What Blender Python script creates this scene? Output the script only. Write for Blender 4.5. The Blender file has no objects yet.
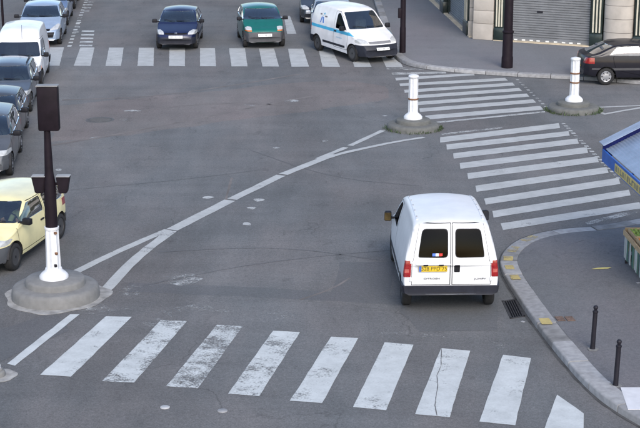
import bpy, bmesh, math, random
from mathutils import Vector, Matrix
from mathutils.bvhtree import BVHTree

R = math.radians
random.seed(7)
S = bpy.context.scene
C = S.collection

# ------------------------------------------------------------------ camera, sky, sun, exposure
CAM_H, CAM_P, CAM_F = 9.69, R(15.48), 1560.0          # height, pitch below horizontal, focal length in photo pixels
cd = bpy.data.cameras.new("camera"); cam = bpy.data.objects.new("camera", cd); C.objects.link(cam)
cam.location = (0, 0, CAM_H); cam.rotation_euler = (R(90) - CAM_P, 0, 0)
cd.sensor_fit = 'HORIZONTAL'; cd.sensor_width = 36; cd.lens = 36 * CAM_F / 640; cd.clip_end = 1500
S.camera = cam

SUN_EL, SUN_AZ = 38, 168                                # elevation; azimuth from +Y clockwise (behind the camera, slightly to its right)
w = bpy.data.worlds.new("World"); S.world = w; w.use_nodes = True
nt = w.node_tree; nt.nodes.clear()
sky = nt.nodes.new('ShaderNodeTexSky'); sky.sky_type = 'NISHITA'; sky.sun_disc = False
sky.sun_elevation = R(SUN_EL); sky.sun_rotation = R(SUN_AZ); sky.altitude = 60
sky.air_density = 1.0; sky.dust_density = 2.0; sky.ozone_density = 1.0
bg = nt.nodes.new('ShaderNodeBackground'); bg.inputs[1].default_value = 0.15
wo = nt.nodes.new('ShaderNodeOutputWorld')
nt.links.new(sky.outputs[0], bg.inputs[0]); nt.links.new(bg.outputs[0], wo.inputs[0])

sl = bpy.data.lights.new("sun", 'SUN'); sl.energy = 1.2; sl.angle = R(28); sl.color = (1.0, 0.96, 0.91)
sun = bpy.data.objects.new("sun", sl); C.objects.link(sun)
sd = Vector((math.sin(R(SUN_AZ)) * math.cos(R(SUN_EL)), math.cos(R(SUN_AZ)) * math.cos(R(SUN_EL)), math.sin(R(SUN_EL))))
sun.rotation_euler = sd.to_track_quat('Z', 'Y').to_euler(); sun.location = (0, 0, 40)

S.view_settings.view_transform = 'Standard'; S.view_settings.look = 'None'
S.view_settings.gamma = 1; S.view_settings.use_curve_mapping = False
S.view_settings.exposure = 0.80
S.render.resolution_x = 1024; S.render.resolution_y = 685
S.render.engine = 'CYCLES'


# ------------------------------------------------------------------ small helpers
def G(u, v, z=0.0):
    """Survey: the place on the level z that the photograph shows at pixel (u, v)."""
    x = (u - 320) / CAM_F; y = -(v - 214) / CAM_F
    dy = math.cos(CAM_P) + y * math.sin(CAM_P); dz = -math.sin(CAM_P) + y * math.cos(CAM_P)
    t = (z - CAM_H) / dz
    return Vector((x * t, dy * t, z))


def link(o, parent=None):
    C.objects.link(o)
    if parent is not None: o.parent = parent
    return o


def tag(o, label=None, cat=None, group=None, kind=None):
    if label: o['label'] = label
    if cat: o['category'] = cat
    if group: o['group'] = group
    if kind: o['kind'] = kind
    return o


def empty(name, loc=(0, 0, 0), rz=0, parent=None):
    o = bpy.data.objects.new(name, None); o.location = loc; o.rotation_euler = (0, 0, rz); o.empty_display_size = .2
    return link(o, parent)


def fin(name, bm, m, parent=None, smooth=None, loc=None, rot=None):
    me = bpy.data.meshes.new(name)
    bm.normal_update()
    bm.to_mesh(me); bm.free()
    for x in (m if isinstance(m, (list, tuple)) else [m]): me.materials.append(x)
    if smooth is not None:
        me.polygons.foreach_set('use_smooth', [True] * len(me.polygons))
        me.set_sharp_from_angle(angle=R(smooth))
    o = bpy.data.objects.new(name, me)
    if loc is not None: o.location = loc
    if rot is not None: o.rotation_euler = rot
    return link(o, parent)


def inst(o, parent=None, loc=None, rot=None, scale=None):
    c = o.copy(); link(c); c.parent = parent
    if loc is not None: c.location = loc
    if rot is not None: c.rotation_euler = rot
    if scale is not None: c.scale = scale
    return c


def box(bm, c, s, rz=0, bev=0.0, rot=None, taper=None):
    r = bmesh.ops.create_cube(bm, size=1)
    vs = r['verts']
    for v in vs:
        k = 1.0
        if taper and v.co.z > 0: k = taper
        v.co = Vector((v.co.x * s[0] * k, v.co.y * s[1] * k, v.co.z * s[2]))
    if bev:
        es = list({e for v in vs for e in v.link_edges})
        rr = bmesh.ops.bevel(bm, geom=es, offset=bev, segments=2, profile=.5, affect='EDGES')
        vs = list({v for f in rr['faces'] for v in f.verts} | {v for v in vs if v.is_valid})
    M = Matrix.Translation(Vector(c)) @ (rot.to_matrix().to_4x4() if rot else Matrix.Rotation(rz, 4, 'Z'))
    for v in vs: v.co = M @ v.co
    return vs


def lathe(bm, prof, n=24, c=(0, 0, 0), axis='z', jit=0.0, flute=None):
    rings = []
    for (r, z) in prof:
        ring = []
        for i in range(n):
            a = 2 * math.pi * i / n
            rr = r * (1 + jit * random.uniform(-1, 1))
            if flute and i % 2: rr *= flute
            p = (rr * math.cos(a), rr * math.sin(a), z)
            if axis == 'y': p = (p[0], p[2], p[1])
            if axis == 'x': p = (p[2], p[0], p[1])
            ring.append(bm.verts.new(Vector(c) + Vector(p)))
        rings.append(ring)
    for a, b in zip(rings, rings[1:]):
        for i in range(n):
            j = (i + 1) % n
            bm.faces.new((a[i], a[j], b[j], b[i]))
    if prof[0][0] > 1e-4: bm.faces.new(rings[0][::-1])
    if prof[-1][0] > 1e-4: bm.faces.new(rings[-1])
    bmesh.ops.recalc_face_normals(bm, faces=bm.faces[:])


def tube(bm, pts, r, n=8):
    pts = [Vector(p) for p in pts]; rings = []
    for i, p in enumerate(pts):
        d = (pts[min(i + 1, len(pts) - 1)] - pts[max(i - 1, 0)]).normalized()
        a = d.orthogonal().normalized() if abs(d.z) > .99 else d.cross(Vector((0, 0, 1))).normalized()
        b = d.cross(a)
        rr = r[i] if isinstance(r, (list, tuple)) else r
        rings.append([bm.verts.new(p + a * rr * math.cos(2 * math.pi * k / n) + b * rr * math.sin(2 * math.pi * k / n)) for k in range(n)])
    for x, y in zip(rings, rings[1:]):
        for i in range(n):
            j = (i + 1) % n; bm.faces.new((x[i], x[j], y[j], y[i]))
    bm.faces.new(rings[0][::-1]); bm.faces.new(rings[-1])


def prism(bm, poly, z0, z1):
    a = [bm.verts.new((p[0], p[1], z0)) for p in poly]; b = [bm.verts.new((p[0], p[1], z1)) for p in poly]
    n = len(poly)
    bm.faces.new(b); bm.faces.new(a[::-1])
    for i in range(n):
        j = (i + 1) % n; bm.faces.new((a[i], a[j], b[j], b[i]))
    bmesh.ops.recalc_face_normals(bm, faces=bm.faces[:])


def sheet(bm, pts, z, thick=0.0):
    vs = [bm.verts.new((p[0], p[1], z)) for p in pts]
    f = bm.faces.new(vs)
    f.normal_update()
    if f.normal.z < 0: f.normal_flip()
    return f


def smooth_pts(pts, it=2):
    pts = [Vector(p) for p in pts]
    for _ in range(it):
        q = [pts[0]]
        for a, b in zip(pts, pts[1:]): q += [a.lerp(b, .25), a.lerp(b, .75)]
        pts = q + [pts[-1]]
    return pts


# ------------------------------------------------------------------ materials
def newmat(name):
    m = bpy.data.materials.new(name); m.use_nodes = True
    n = m.node_tree.nodes; b = n['Principled BSDF']
    return m, n, m.node_tree.links, b


def setin(b, **k):
    for a, v in k.items():
        nm = {'base': 'Base Color', 'rough': 'Roughness', 'metal': 'Metallic', 'coat': 'Coat Weight', 'coatr': 'Coat Roughness', 'spec': 'Specular IOR Level',
              'trans': 'Transmission Weight', 'ior': 'IOR', 'alpha': 'Alpha'}[a]
        b.inputs[nm].default_value = (*v, 1) if a == 'base' else v


def pm(name, base, rough=.5, metal=0., coat=0., vary=.12, scale=6., bump=0., bscale=80., coords='Object', spec=.5, coatr=.05):
    """Plain procedural material: base colour broken up by noise, with optional fine relief."""
    m, n, l, b = newmat(name)
    setin(b, base=base, rough=rough, metal=metal, coat=coat, spec=spec, coatr=coatr)
    tc = n.new('ShaderNodeTexCoord')
    nz = n.new('ShaderNodeTexNoise'); nz.inputs['Scale'].default_value = scale; nz.inputs['Detail'].default_value = 5
    l.new(tc.outputs[coords], nz.inputs['Vector'])
    mr = n.new('ShaderNodeMapRange'); mr.inputs[1].default_value = .3; mr.inputs[2].default_value = .7
    mr.inputs[3].default_value = 1 - vary; mr.inputs[4].default_value = 1 + vary
    l.new(nz.outputs[0], mr.inputs[0])
    mx = n.new('ShaderNodeVectorMath'); mx.operation = 'SCALE'; mx.inputs[0].default_value = base
    l.new(mr.outputs[0], mx.inputs['Scale']); l.new(mx.outputs[0], b.inputs['Base Color'])
    if bump:
        nb = n.new('ShaderNodeTexNoise'); nb.inputs['Scale'].default_value = bscale; nb.inputs['Detail'].default_value = 4
        l.new(tc.outputs[coords], nb.inputs['Vector'])
        bp = n.new('ShaderNodeBump'); bp.inputs['Strength'].default_value = bump; bp.inputs['Distance'].default_value = .01
        l.new(nb.outputs[0], bp.inputs['Height']); l.new(bp.outputs[0], b.inputs['Normal'])
    return m


def noise(n, l, vec, scale, detail=4, rough=.6, dist=0.):
    x = n.new('ShaderNodeTexNoise'); x.inputs['Scale'].default_value = scale; x.inputs['Detail'].default_value = detail
    x.inputs['Roughness'].default_value = rough; x.inputs['Distortion'].default_value = dist
    l.new(vec, x.inputs['Vector']); return x.outputs[0]


def remap(n, l, v, a, b_, c, d, clamp=True):
    x = n.new('ShaderNodeMapRange'); x.clamp = clamp
    for i, q in enumerate((a, b_, c, d)): x.inputs[i + 1].default_value = q
    l.new(v, x.inputs[0]); return x.outputs[0]


def mth(n, l, op, a, b_):
    x = n.new('ShaderNodeMath'); x.operation = op
    for i, q in enumerate((a, b_)):
        if hasattr(q, 'is_output'): l.new(q, x.inputs[i])
        else: x.inputs[i].default_value = q
    return x.outputs[0]


def asphalt(name, base, crack=.5, grain=1.0, blotch=1.0, tint=(1.05, .97, .97)):
    m, n, l, b = newmat(name); setin(b, rough=.88, spec=.35)
    geo = n.new('ShaderNodeNewGeometry'); pos = geo.outputs['Position']
    sq = n.new('ShaderNodeMapping'); sq.inputs['Rotation'].default_value = (0, 0, R(6)); sq.inputs['Scale'].default_value = (1, .42, 1); l.new(pos, sq.inputs[0]); sqp = sq.outputs[0]
    big = remap(n, l, noise(n, l, sqp, .16, 5, .6, .6), .33, .68, 1 - .16 * blotch, 1 + .17 * blotch)
    med = remap(n, l, noise(n, l, sqp, 1.2, 6, .62, .3), .3, .7, 1 - .07 * blotch, 1 + .07 * blotch)
    st = n.new('ShaderNodeMapping'); st.inputs['Rotation'].default_value = (0, 0, R(-12)); st.inputs['Scale'].default_value = (1.0, .10, 1)
    l.new(pos, st.inputs[0])
    streak = remap(n, l, noise(n, l, st.outputs[0], 1.1, 6, .65), .3, .72, 1 - .06 * blotch, 1 + .07 * blotch)
    st2 = n.new('ShaderNodeMapping'); st2.inputs['Rotation'].default_value = (0, 0, R(48)); st2.inputs['Scale'].default_value = (.14, .9, 1)
    l.new(pos, st2.inputs[0])
    streak2 = remap(n, l, noise(n, l, st2.outputs[0], 1.3, 6, .65), .35, .72, 1 - .06 * blotch, 1 + .09 * blotch)
    gr = remap(n, l, noise(n, l, pos, 34, 3, .85), .3, .7, 1 - .26 * grain, 1 + .26 * grain)
    gr2 = remap(n, l, noise(n, l, pos, 13, 4, .8), .3, .7, 1 - .15 * grain, 1 + .15 * grain)
    v = mth(n, l, 'MULTIPLY', mth(n, l, 'MULTIPLY', big, med), mth(n, l, 'MULTIPLY', mth(n, l, 'MULTIPLY', streak, streak2), mth(n, l, 'MULTIPLY', gr, gr2)))
    # fine old cracks, broken up by a mask
    wv = n.new('ShaderNodeVectorMath'); wv.operation = 'ADD'
    nv = n.new('ShaderNodeTexNoise'); nv.inputs['Scale'].default_value = 1.4; nv.inputs['Detail'].default_value = 4; l.new(pos, nv.inputs['Vector'])
    l.new(pos, wv.inputs[0]); l.new(nv.outputs['Color'], wv.inputs[1])
    vo = n.new('ShaderNodeTexVoronoi'); vo.feature = 'DISTANCE_TO_EDGE'; vo.inputs['Scale'].default_value = .33; l.new(wv.outputs[0], vo.inputs['Vector'])
    ck = remap(n, l, vo.outputs['Distance'], .0, .007, 1, 0)
    mk = remap(n, l, noise(n, l, pos, .28, 2), .5, .6, 0, crack)
    v = mth(n, l, 'MULTIPLY', v, mth(n, l, 'SUBTRACT', 1.0, mth(n, l, 'MULTIPLY', ck, mk)))
    # pale scuffs and dust
    sp = remap(n, l, noise(n, l, sqp, 3.6, 8, .72), .66, .76, 0, .3 * blotch)
    v = mth(n, l, 'ADD', v, sp)
    oil = remap(n, l, noise(n, l, sqp, 2.3, 6, .62), .60, .70, 1, 1 - .16 * blotch)
    v = mth(n, l, 'MULTIPLY', v, oil)
    tn = remap(n, l, noise(n, l, sqp, .3, 4), .4, .65, 0, 1)
    mix = n.new('ShaderNodeMix'); mix.data_type = 'RGBA'
    mix.inputs['A'].default_value = (*base, 1); mix.inputs['B'].default_value = (base[0] * tint[0], base[1] * tint[1], base[2] * tint[2], 1)
    l.new(tn, mix.inputs['Factor'])
    sc = n.new('ShaderNodeVectorMath'); sc.operation = 'SCALE'; l.new(mix.outputs['Result'], sc.inputs[0]); l.new(v, sc.inputs['Scale'])
    l.new(sc.outputs[0], b.inputs['Base Color'])
    bp = n.new('ShaderNodeBump'); bp.inputs['Strength'].default_value = .35; bp.inputs['Distance'].default_value = .012
    l.new(noise(n, l, pos, 60, 3, .7), bp.inputs['Height']); l.new(bp.outputs[0], b.inputs['Normal'])
    return m


def roadpaint(name, base):
    """Road paint, worn through to the asphalt by an amount the object's own 'wear' property gives."""
    m, n, l, b = newmat(name); setin(b, rough=.7, spec=.3)
    geo = n.new('ShaderNodeNewGeometry'); pos = geo.outputs['Position']
    at = n.new('ShaderNodeAttribute'); at.attribute_type = 'OBJECT'; at.attribute_name = 'wear'
    st = n.new('ShaderNodeMapping'); st.inputs['Rotation'].default_value = (0, 0, R(14)); st.inputs['Scale'].default_value = (1.0, 1.15, 1); l.new(pos, st.inputs[0])
    a = noise(n, l, st.outputs[0], 1.5, 9, .76); f = noise(n, l, pos, 26, 4, .75)
    mixn = mth(n, l, 'ADD', mth(n, l, 'MULTIPLY', a, .68), mth(n, l, 'MULTIPLY', f, .32))
    thr = remap(n, l, at.outputs['Fac'], 0, 1, .24, .72)
    d = mth(n, l, 'SUBTRACT', mixn, thr)
    keep = remap(n, l, d, -.05, .06, .0, .97)
    tone = remap(n, l, noise(n, l, pos, 2.3, 7, .7), .3, .72, .80, 1.1)
    tone2 = remap(n, l, f, .3, .7, .93, 1.06)
    sc = n.new('ShaderNodeVectorMath'); sc.operation = 'SCALE'; sc.inputs[0].default_value = base
    l.new(mth(n, l, 'MULTIPLY', tone, tone2), sc.inputs['Scale']); l.new(sc.outputs[0], b.inputs['Base Color'])
    tr = n.new('ShaderNodeBsdfTransparent'); mx = n.new('ShaderNodeMixShader'); out = n['Material Output']
    l.new(keep, mx.inputs[0]); l.new(tr.outputs[0], mx.inputs[1]); l.new(b.outputs[0], mx.inputs[2]); l.new(mx.outputs[0], out.inputs[0])
    return m


def glassmat(name, tint, refl=1.0):
    m = bpy.data.materials.new(name); m.use_nodes = True
    n = m.node_tree.nodes; l = m.node_tree.links; n.clear()
    out = n.new('ShaderNodeOutputMaterial'); tr = n.new('ShaderNodeBsdfTransparent'); tr.inputs[0].default_value = (*tint, 1)
    gl = n.new('ShaderNodeBsdfGlossy'); gl.inputs['Roughness'].default_value = .03; gl.inputs['Color'].default_value = (.95, .97, 1, 1)
    fr = n.new('ShaderNodeFresnel'); fr.inputs[0].default_value = 1.5
    mx = n.new('ShaderNodeMixShader')
    l.new(mth(n, l, 'MULTIPLY', fr.outputs[0], refl), mx.inputs[0]); l.new(tr.outputs[0], mx.inputs[1]); l.new(gl.outputs[0], mx.inputs[2]); l.new(mx.outputs[0], out.inputs[0])
    return m


ROAD = asphalt('road_asphalt', (.124, .128, .131), blotch=1.35, grain=1.35, crack=.35, tint=(1.07, .98, .94))
PAVE = asphalt('pavement_asphalt', (.137, .142, .150), crack=.3, grain=.9, blotch=.6)
PAVEF = asphalt('far_pavement_asphalt', (.168, .174, .186), crack=.2, grain=.5, blotch=.55)
PATCH = asphalt('patch_asphalt', (.107, .113, .117), crack=.2, blotch=.7)
SEAM = pm('tar_seam', (.150, .135, .128), .9, vary=.3, scale=1.5)
PAINT = roadpaint('white_road_paint', (.52, .545, .545))
PAINT2 = roadpaint('greyed_road_paint', (.43, .44, .435))
YPAINT = roadpaint('yellow_kerb_paint', (.46, .37, .15))
GRANITE = pm('granite', (.25, .25, .255), .8, vary=.2, scale=9, bump=.3, bscale=120)
GRANITE2 = pm('granite_worn', (.31, .31, .315), .8, vary=.2, scale=7, bump=.3, bscale=120)
GRANITE3 = pm('granite_stained', (.20, .197, .195), .85, vary=.3, scale=5, bump=.3, bscale=120)
GUTTER = pm('gutter_grime', (.07, .069, .07), .85, vary=.35, scale=3)
CONC = pm('island_concrete', (.180, .180, .178), .9, vary=.13, scale=7, bump=.4, bscale=110)
CONC2 = pm('mossy_concrete', (.125, .127, .12), .9, vary=.16, scale=7, bump=.4, bscale=90)
LIME = pm('pale_mortar_ring', (.29, .285, .275), .9, vary=.35, scale=5, bump=.3, bscale=60)
WHITEP = pm('white_post_paint', (.66, .67, .69), .5, vary=.1, scale=7)
RUST = pm('rusty_band', (.17, .085, .045), .8, vary=.4, scale=20)
DARKP = pm('dark_plum_paint', (.012, .008, .012), .6, vary=.25, scale=6, spec=.15)
BLACKP = pm('black_post_paint', (.012, .011, .017), .55, vary=.2, scale=9, spec=.3)
IRON = pm('cast_iron', (.05, .047, .047), .7, metal=.4, vary=.3, scale=14, bump=.4)
PALEIRON = pm('pale_valve_cover', (.34, .34, .35), .6, vary=.15)
RUBBER = pm('tyre_rubber', (.016, .016, .017), .85, vary=.25, scale=18)
BLACKPL = pm('black_plastic', (.013, .013, .017), .55, vary=.2, scale=10, spec=.2)
DARKPL = pm('dark_bumper_plastic', (.018, .020, .030), .5, vary=.2, scale=8, spec=.3)
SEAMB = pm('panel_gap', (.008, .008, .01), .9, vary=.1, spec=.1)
LINING = pm('dark_lining', (.03, .03, .034), .9, vary=.2)
SEATM = pm('seat_fabric', (.09, .095, .105), .9, vary=.2, scale=12)
RIMM = pm('wheel_cover_silver', (.38, .39, .42), .35, metal=.6, vary=.12)
RIMD = pm('dark_steel_rim', (.09, .09, .095), .5, metal=.5, vary=.15)
LAMP = pm('clear_headlamp', (.48, .49, .49), .12, coat=1, vary=.15, scale=14)
REDL = pm('red_tail_lamp', (.26, .008, .010), .2, coat=1, vary=.25, scale=20)
ORANGEL = pm('orange_indicator', (.65, .16, .02), .2, coat=1, vary=.15)
PLATEW = pm('white_plate', (.72, .73, .72), .4, vary=.06)
PLATEY = pm('yellow_plate', (.72, .5, .03), .4, vary=.06)
PLATEB = pm('blue_plate_strip', (.05, .13, .5), .4, vary=.06)
INK = pm('plate_ink', (.02, .02, .022), .5, vary=.1)
CHROME = pm('silver_badge', (.6, .61, .63), .25, metal=.9, vary=.08)
GLASS = glassmat('window_glass', (.55, .64, .63), 3.6)
GLASSD = glassmat('dark_window_glass', (.018, .016, .024), .22)
MIRG = pm('mirror_glass', (.5, .45, .3), .08, metal=.9, vary=.1)
WOOD = pm('raw_wood', (.46, .33, .19), .8, vary=.25, scale=14)


def carpaint(name, base, metal=0., rough=.35):
    return pm(name, base, rough, spec=.2 if max(base) < .12 else .5, metal=metal * .6, coat=.7, vary=.10, scale=2.8, coatr=.08)


# ------------------------------------------------------------------ ground, road patches
bm = bmesh.new(); sheet(bm, [(-300, -400), (300, -400), (300, 420), (-300, 420)], 0)
road = tag(fin('road', bm, ROAD), 'grey asphalt street junction with worn patches and seams', kind='structure')


def rough_poly(pts, jit=.03, step=.35):
    out = []
    n = len(pts)
    for i in range(n):
        a, b = Vector(pts[i][:2]), Vector(pts[(i + 1) % n][:2]); k = max(1, int((b - a).length / step))
        for j in range(k):
            p = a.lerp(b, j / k); out.append((p.x + random.uniform(-jit, jit), p.y + random.uniform(-jit, jit)))
    return out


PATCH2 = asphalt('old_brown_asphalt', (.146, .136, .131), blotch=1.2, grain=1.3, crack=.3)
bm = bmesh.new(); sheet(bm, rough_poly(smooth_pts([G(*p) for p in ((50, 106), (150, 97), (240, 88), (330, 79), (392, 86), (385, 101), (300, 112), (200, 125), (110, 138), (52, 142))], 1), .12, .5), .0008)
fin('asphalt_patch', bm, PATCH2, road)
PZ = .001
for px in ([(128, 283), (250, 287), (405, 296), (402, 305), (255, 297), (128, 292)],
           [(395, 262), (388, 300), (330, 298), (340, 262)],
           [(500, 262), (497, 330), (420, 332), (400, 312), (405, 300)],
           [(0, 330), (55, 312), (70, 330), (0, 362)]):
    PZ += .0006
    bm = bmesh.new(); sheet(bm, rough_poly([G(*p) for p in px], .02, .4), PZ)
    fin('asphalt_patch', bm, PATCH, road)


def ribbon(bm, pts, wid, z, jit=0.0, step=.4):
    """A band of paint or tar along a line on the ground."""
    P_ = [Vector((p[0], p[1], 0)) for p in pts]
    Q = [P_[0]]
    for a, b in zip(P_, P_[1:]):
        k = max(1, int((b - a).length / step))
        Q += [a.lerp(b, (j + 1) / k) for j in range(k)]
    prev = None
    for i, p in enumerate(Q):
        d = (Q[min(i + 1, len(Q) - 1)] - Q[max(i - 1, 0)]).normalized(); nrm = Vector((-d.y, d.x, 0))
        j1, j2 = random.uniform(-jit, jit), random.uniform(-jit, jit)
        a = bm.verts.new(p + nrm * (wid / 2 + j1) + Vector((0, 0, z))); b = bm.verts.new(p - nrm * (wid / 2 + j2) + Vector((0, 0, z)))
        if prev: bm.faces.new((prev[1], b, a, prev[0]))
        prev = (a, b)
    bmesh.ops.recalc_face_normals(bm, faces=bm.faces[:])
    if bm.faces[:] and bm.faces[:][0].normal.z < 0: bmesh.ops.reverse_faces(bm, faces=bm.faces[:])


for px, wd in (([(48, 146), (120, 134), (200, 118), (300, 98), (360, 88)], .13), ([(62, 100), (150, 97), (230, 86), (300, 74)], .11),
               ([(120, 113), (215, 102), (310, 106)], .09), ([(70, 190), (180, 180), (260, 170)], .04), ([(225, 205), (228, 190), (232, 178)], .06),
               ([(250, 150), (330, 178), (420, 186)], .04), ([(130, 288), (260, 262), (390, 250)], .04), ([(300, 300), (330, 290), (350, 278)], .05), ([(160, 252), (280, 246), (392, 262)], .04)):
    bm = bmesh.new(); ribbon(bm, smooth_pts([G(*p) for p in px]), wd, .0035, .012, .3); fin('tar_seam', bm, SEAM if wd > .045 else PATCH, road)

# ------------------------------------------------------------------ painted markings
def stripe(parent, quad, wear, name='stripe', z=.006, mat=PAINT, jit=.006):
    if parent.get('grey'): mat = PAINT2
    bm = bmesh.new(); sheet(bm, rough_poly(quad, jit, .25), z)
    o = fin(name, bm, mat, parent); o['wear'] = wear
    return o


def quadpx(a, b, c, d): return [G(*a), G(*b), G(*c), G(*d)]


zc = tag(empty('zebra_crossing', G(310, 368)), 'zebra crossing of worn white bars beside the round concrete island', 'crossing', kind='structure')
zc.location = (0, 0, 0)
tops = [(106, 316.5, 132, 317), (161, 320.5, 187, 321.5), (217, 325, 243, 326.5), (273, 331, 300, 332.5), (331, 337, 358, 338.5), (385, 342.5, 413.5, 345), (441, 348.5, 470, 351), (503, 355, 531, 358.5)]
bots = [(40, 375, 71, 377), (102, 381.5, 134, 383), (166, 386.5, 198, 388.5), (228, 394, 259, 396.5), (290, 401, 322, 403.5), (353, 407.5, 386, 410.5), (415, 414.5, 449.5, 417.5), (479.5, 422, 515, 425.5)]
for t, b_, wr in zip(tops, bots, (.30, .46, .48, .43, .34, .31, .29, .28)):
    stripe(zc, quadpx((t[0], t[1]), (t[2], t[3]), (b_[2], b_[3]), (b_[0], b_[1])), wr)
stripe(zc, quadpx((557, 395), (584, 414), (583, 433), (543, 433)), .1)
stripe(zc, quadpx((70, 314.5), (80, 314.5), (15, 366), (7, 364)), .18, 'edge_line')

zf = empty('zebra_crossing'); zf['grey'] = 1
zf = tag(zf, 'zebra crossing of white bars in front of the waiting hatchbacks', 'crossing', kind='structure')
ft = [(47, 64), (80.5, 94.5), (109, 123.7), (139, 154), (169.5, 185), (200, 215), (229, 245), (259, 274), (288, 303), (318.5, 332), (349, 363), (378, 393)]
fb = [(43, 59.5), (73.7, 90.5), (105.5, 121), (137.5, 153.5), (169, 185), (200, 216), (231.5, 247.5), (262.5, 279), (291.5, 309), (322.5, 340), (354.5, 371.5), (386, 403)]
for (a, b_), (c, d) in zip(ft, fb):
    yt = 47.3 + .006 * (a - 47); yb = 65.8 + .004 * (a - 47)
    stripe(zf, quadpx((a, yt), (b_, yt), (d, yb), (c, yb)), random.uniform(.2, .3))
stripe(zf, quadpx((284, 16), (290, 16), (296.5, 34), (287, 34)), .3, 'edge_line')

zr = empty('zebra_crossing'); zr['grey'] = 1
zr = tag(zr, 'long zebra crossing of white bars between the bollard islands and the stall corner', 'crossing', kind='structure')
low = [((158, 197), (158, 208), (425, 165), (428, 175)), ((172, 213), (173, 224), (447, 183), (450, 192)), ((187, 233), (189, 244), (467, 199.5), (470, 210)),
       ((202, 255), (204, 267), (488, 219), (491, 231)), ((219, 278), (221, 290), (512, 240), (515, 252)), ((237, 306), (240, 319), (533, 264), (537, 276)),
       ((257, 335), (260, 348), (560, 288), (564, 301)), ((275, 363), (278, 377), (583, 315), (587, 327)), ((294, 391), (300, 405), (606, 343), (612, 356))]
f4 = lambda p: (370 + p[0] / 2.252, 50 + p[1] / 2.252)
for a, b_, c, d in low:
    b_ = (b_[0], b_[1] + 1.0); d = (d[0], d[1] + 1.0)
    stripe(zr, quadpx(f4(a), f4(c), f4(d), f4(b_)), random.uniform(.15, .3))
up = [((386.6, 67.3), (386.6, 69.6), (424, 68.4), (424, 70.3), .5), ((391.5, 72.6), (392, 75), (446, 71.6), (446, 73.6), .45), ((395.3, 78), (396, 80.6), (473, 73), (475, 75.4), .3), ((399.5, 83.6), (400.2, 86.4), (505, 78), (508, 80.7), .25),
      ((404, 90), (404.8, 93), (512.5, 82.7), (515, 85.6), .2), ((412, 95.6), (413, 98.8), (519, 88), (522, 91), .2), ((416, 102), (417, 105.4), (526.5, 93.6), (529.5, 96.8), .18), ((419, 108.6), (420, 112.2), (533, 99.4), (536.5, 102.8), .18),
      ((425, 115.8), (426.5, 119.8), (540, 106), (543.5, 109.8), .15)]
for a, b_, c, d, wr in up: stripe(zr, quadpx(a, c, d, b_), wr)
stripe(zr, quadpx((429, 122.6), (545, 111.3), (545.4, 112.7), (429.4, 124.2)), .42, 'edge_line', z=.009)
stripe(zr, quadpx((441, 133.6), (502, 127), (502.4, 128.4), (441.6, 135.2)), .5, 'edge_line')
stripe(zr, quadpx((612, 225.4), (640, 221.6), (660, 219), (660, 222.5), (640, 224.6)) if False else [G(606, 225), G(660, 215.5), G(660, 219.5), G(612, 227)], .3)
stripe(zr, [G(585, 222.5), G(660, 203.5), G(660, 208), G(588, 225)], .55, 'edge_line')


def dots(parent, a, b, n, sz=(.16, .16), wear=.3, name='dash', z=.006):
    A, B = G(*a), G(*b); d = (B - A).normalized(); nr = Vector((-d.y, d.x, 0))
    for i in range(n):
        p = A.lerp(B, i / (n - 1))
        q = [p + d * sz[0] * sx + nr * sz[1] * sy for sx, sy in ((-.5, -.5), (.5, -.5), (.5, .5), (-.5, .5))]
        stripe(parent, q, wear, name, jit=.006, z=z)


dots(zr, (563.5, 124), (618.5, 178), 21, (.16, .12), .42, z=.010)
dots(zr, (517.5, 80), (549, 110), 12, (.16, .1), .42, z=.010)

lm = tag(empty('lane_line'), 'long curved white lane line between the round islands', 'road marking', kind='structure')


def line(parent, pts, wid, wear, name='line_segment', z=.006):
    bm = bmesh.new(); ribbon(bm, smooth_pts([G(*p) for p in pts]), wid, z, .009, .3); o = fin(name, bm, PAINT2, parent); o['wear'] = wear
    return o


line(lm, [(72, 274), (110, 255), (150, 237.5), (168, 230)], .20, .32)
line(lm, [(106, 290), (131, 263), (150, 247), (172, 231)], .24, .30, z=.008)
line(lm, [(172, 230), (230, 200.5)], .30, .27)
line(lm, [(232, 199.5), (281, 175.5)], .26, .27)
line(lm, [(283, 174.5), (320, 160), (334, 154.5)], .26, .27, z=.0075)
line(lm, [(318, 159), (346, 147.5)], .17, .3)
line(lm, [(350, 145.8), (383, 130.5)], .17, .25)
line(lm, [(326, 158.5), (345, 152.5), (395, 142), (424, 137.5)], .17, .22, z=.009)
vl = tag(empty('lane_line'), 'pair of converging white lines beside the weedy bollard island near the dark hatchback', 'road marking', kind='structure')
line(vl, [(594, 107.6), (625, 106.3), (670, 104.5)], .14, .25)
line(vl, [(603, 114.6), (625, 110.5), (670, 103)], .14, .25, z=.008)
line(vl, [(594, 108.3), (603, 113.8)], .13, .3, z=.0095)
dm = tag(empty('lane_marking'), 'small white dashes and bars beside the queue of parked cars', 'road marking', kind='structure')
dots(dm, (69.5, 46), (86.5, 0), 17, (.35, .16), .4)
dots(dm, (76, 32), (80, 18), 4, (.3, .2), .45)
for i in range(5):
    y = 30.5 + i * 3.6
    stripe(dm, quadpx((82 - i * .6, y), (94.5 - i * .5, y), (94.2 - i * .5, y + 1.5), (81.6 - i * .6, y + 1.5)), .4, 'bar')
dots(dm, (86, 11), (90.5, 2), 4, (.3, .3), .5)
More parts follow.
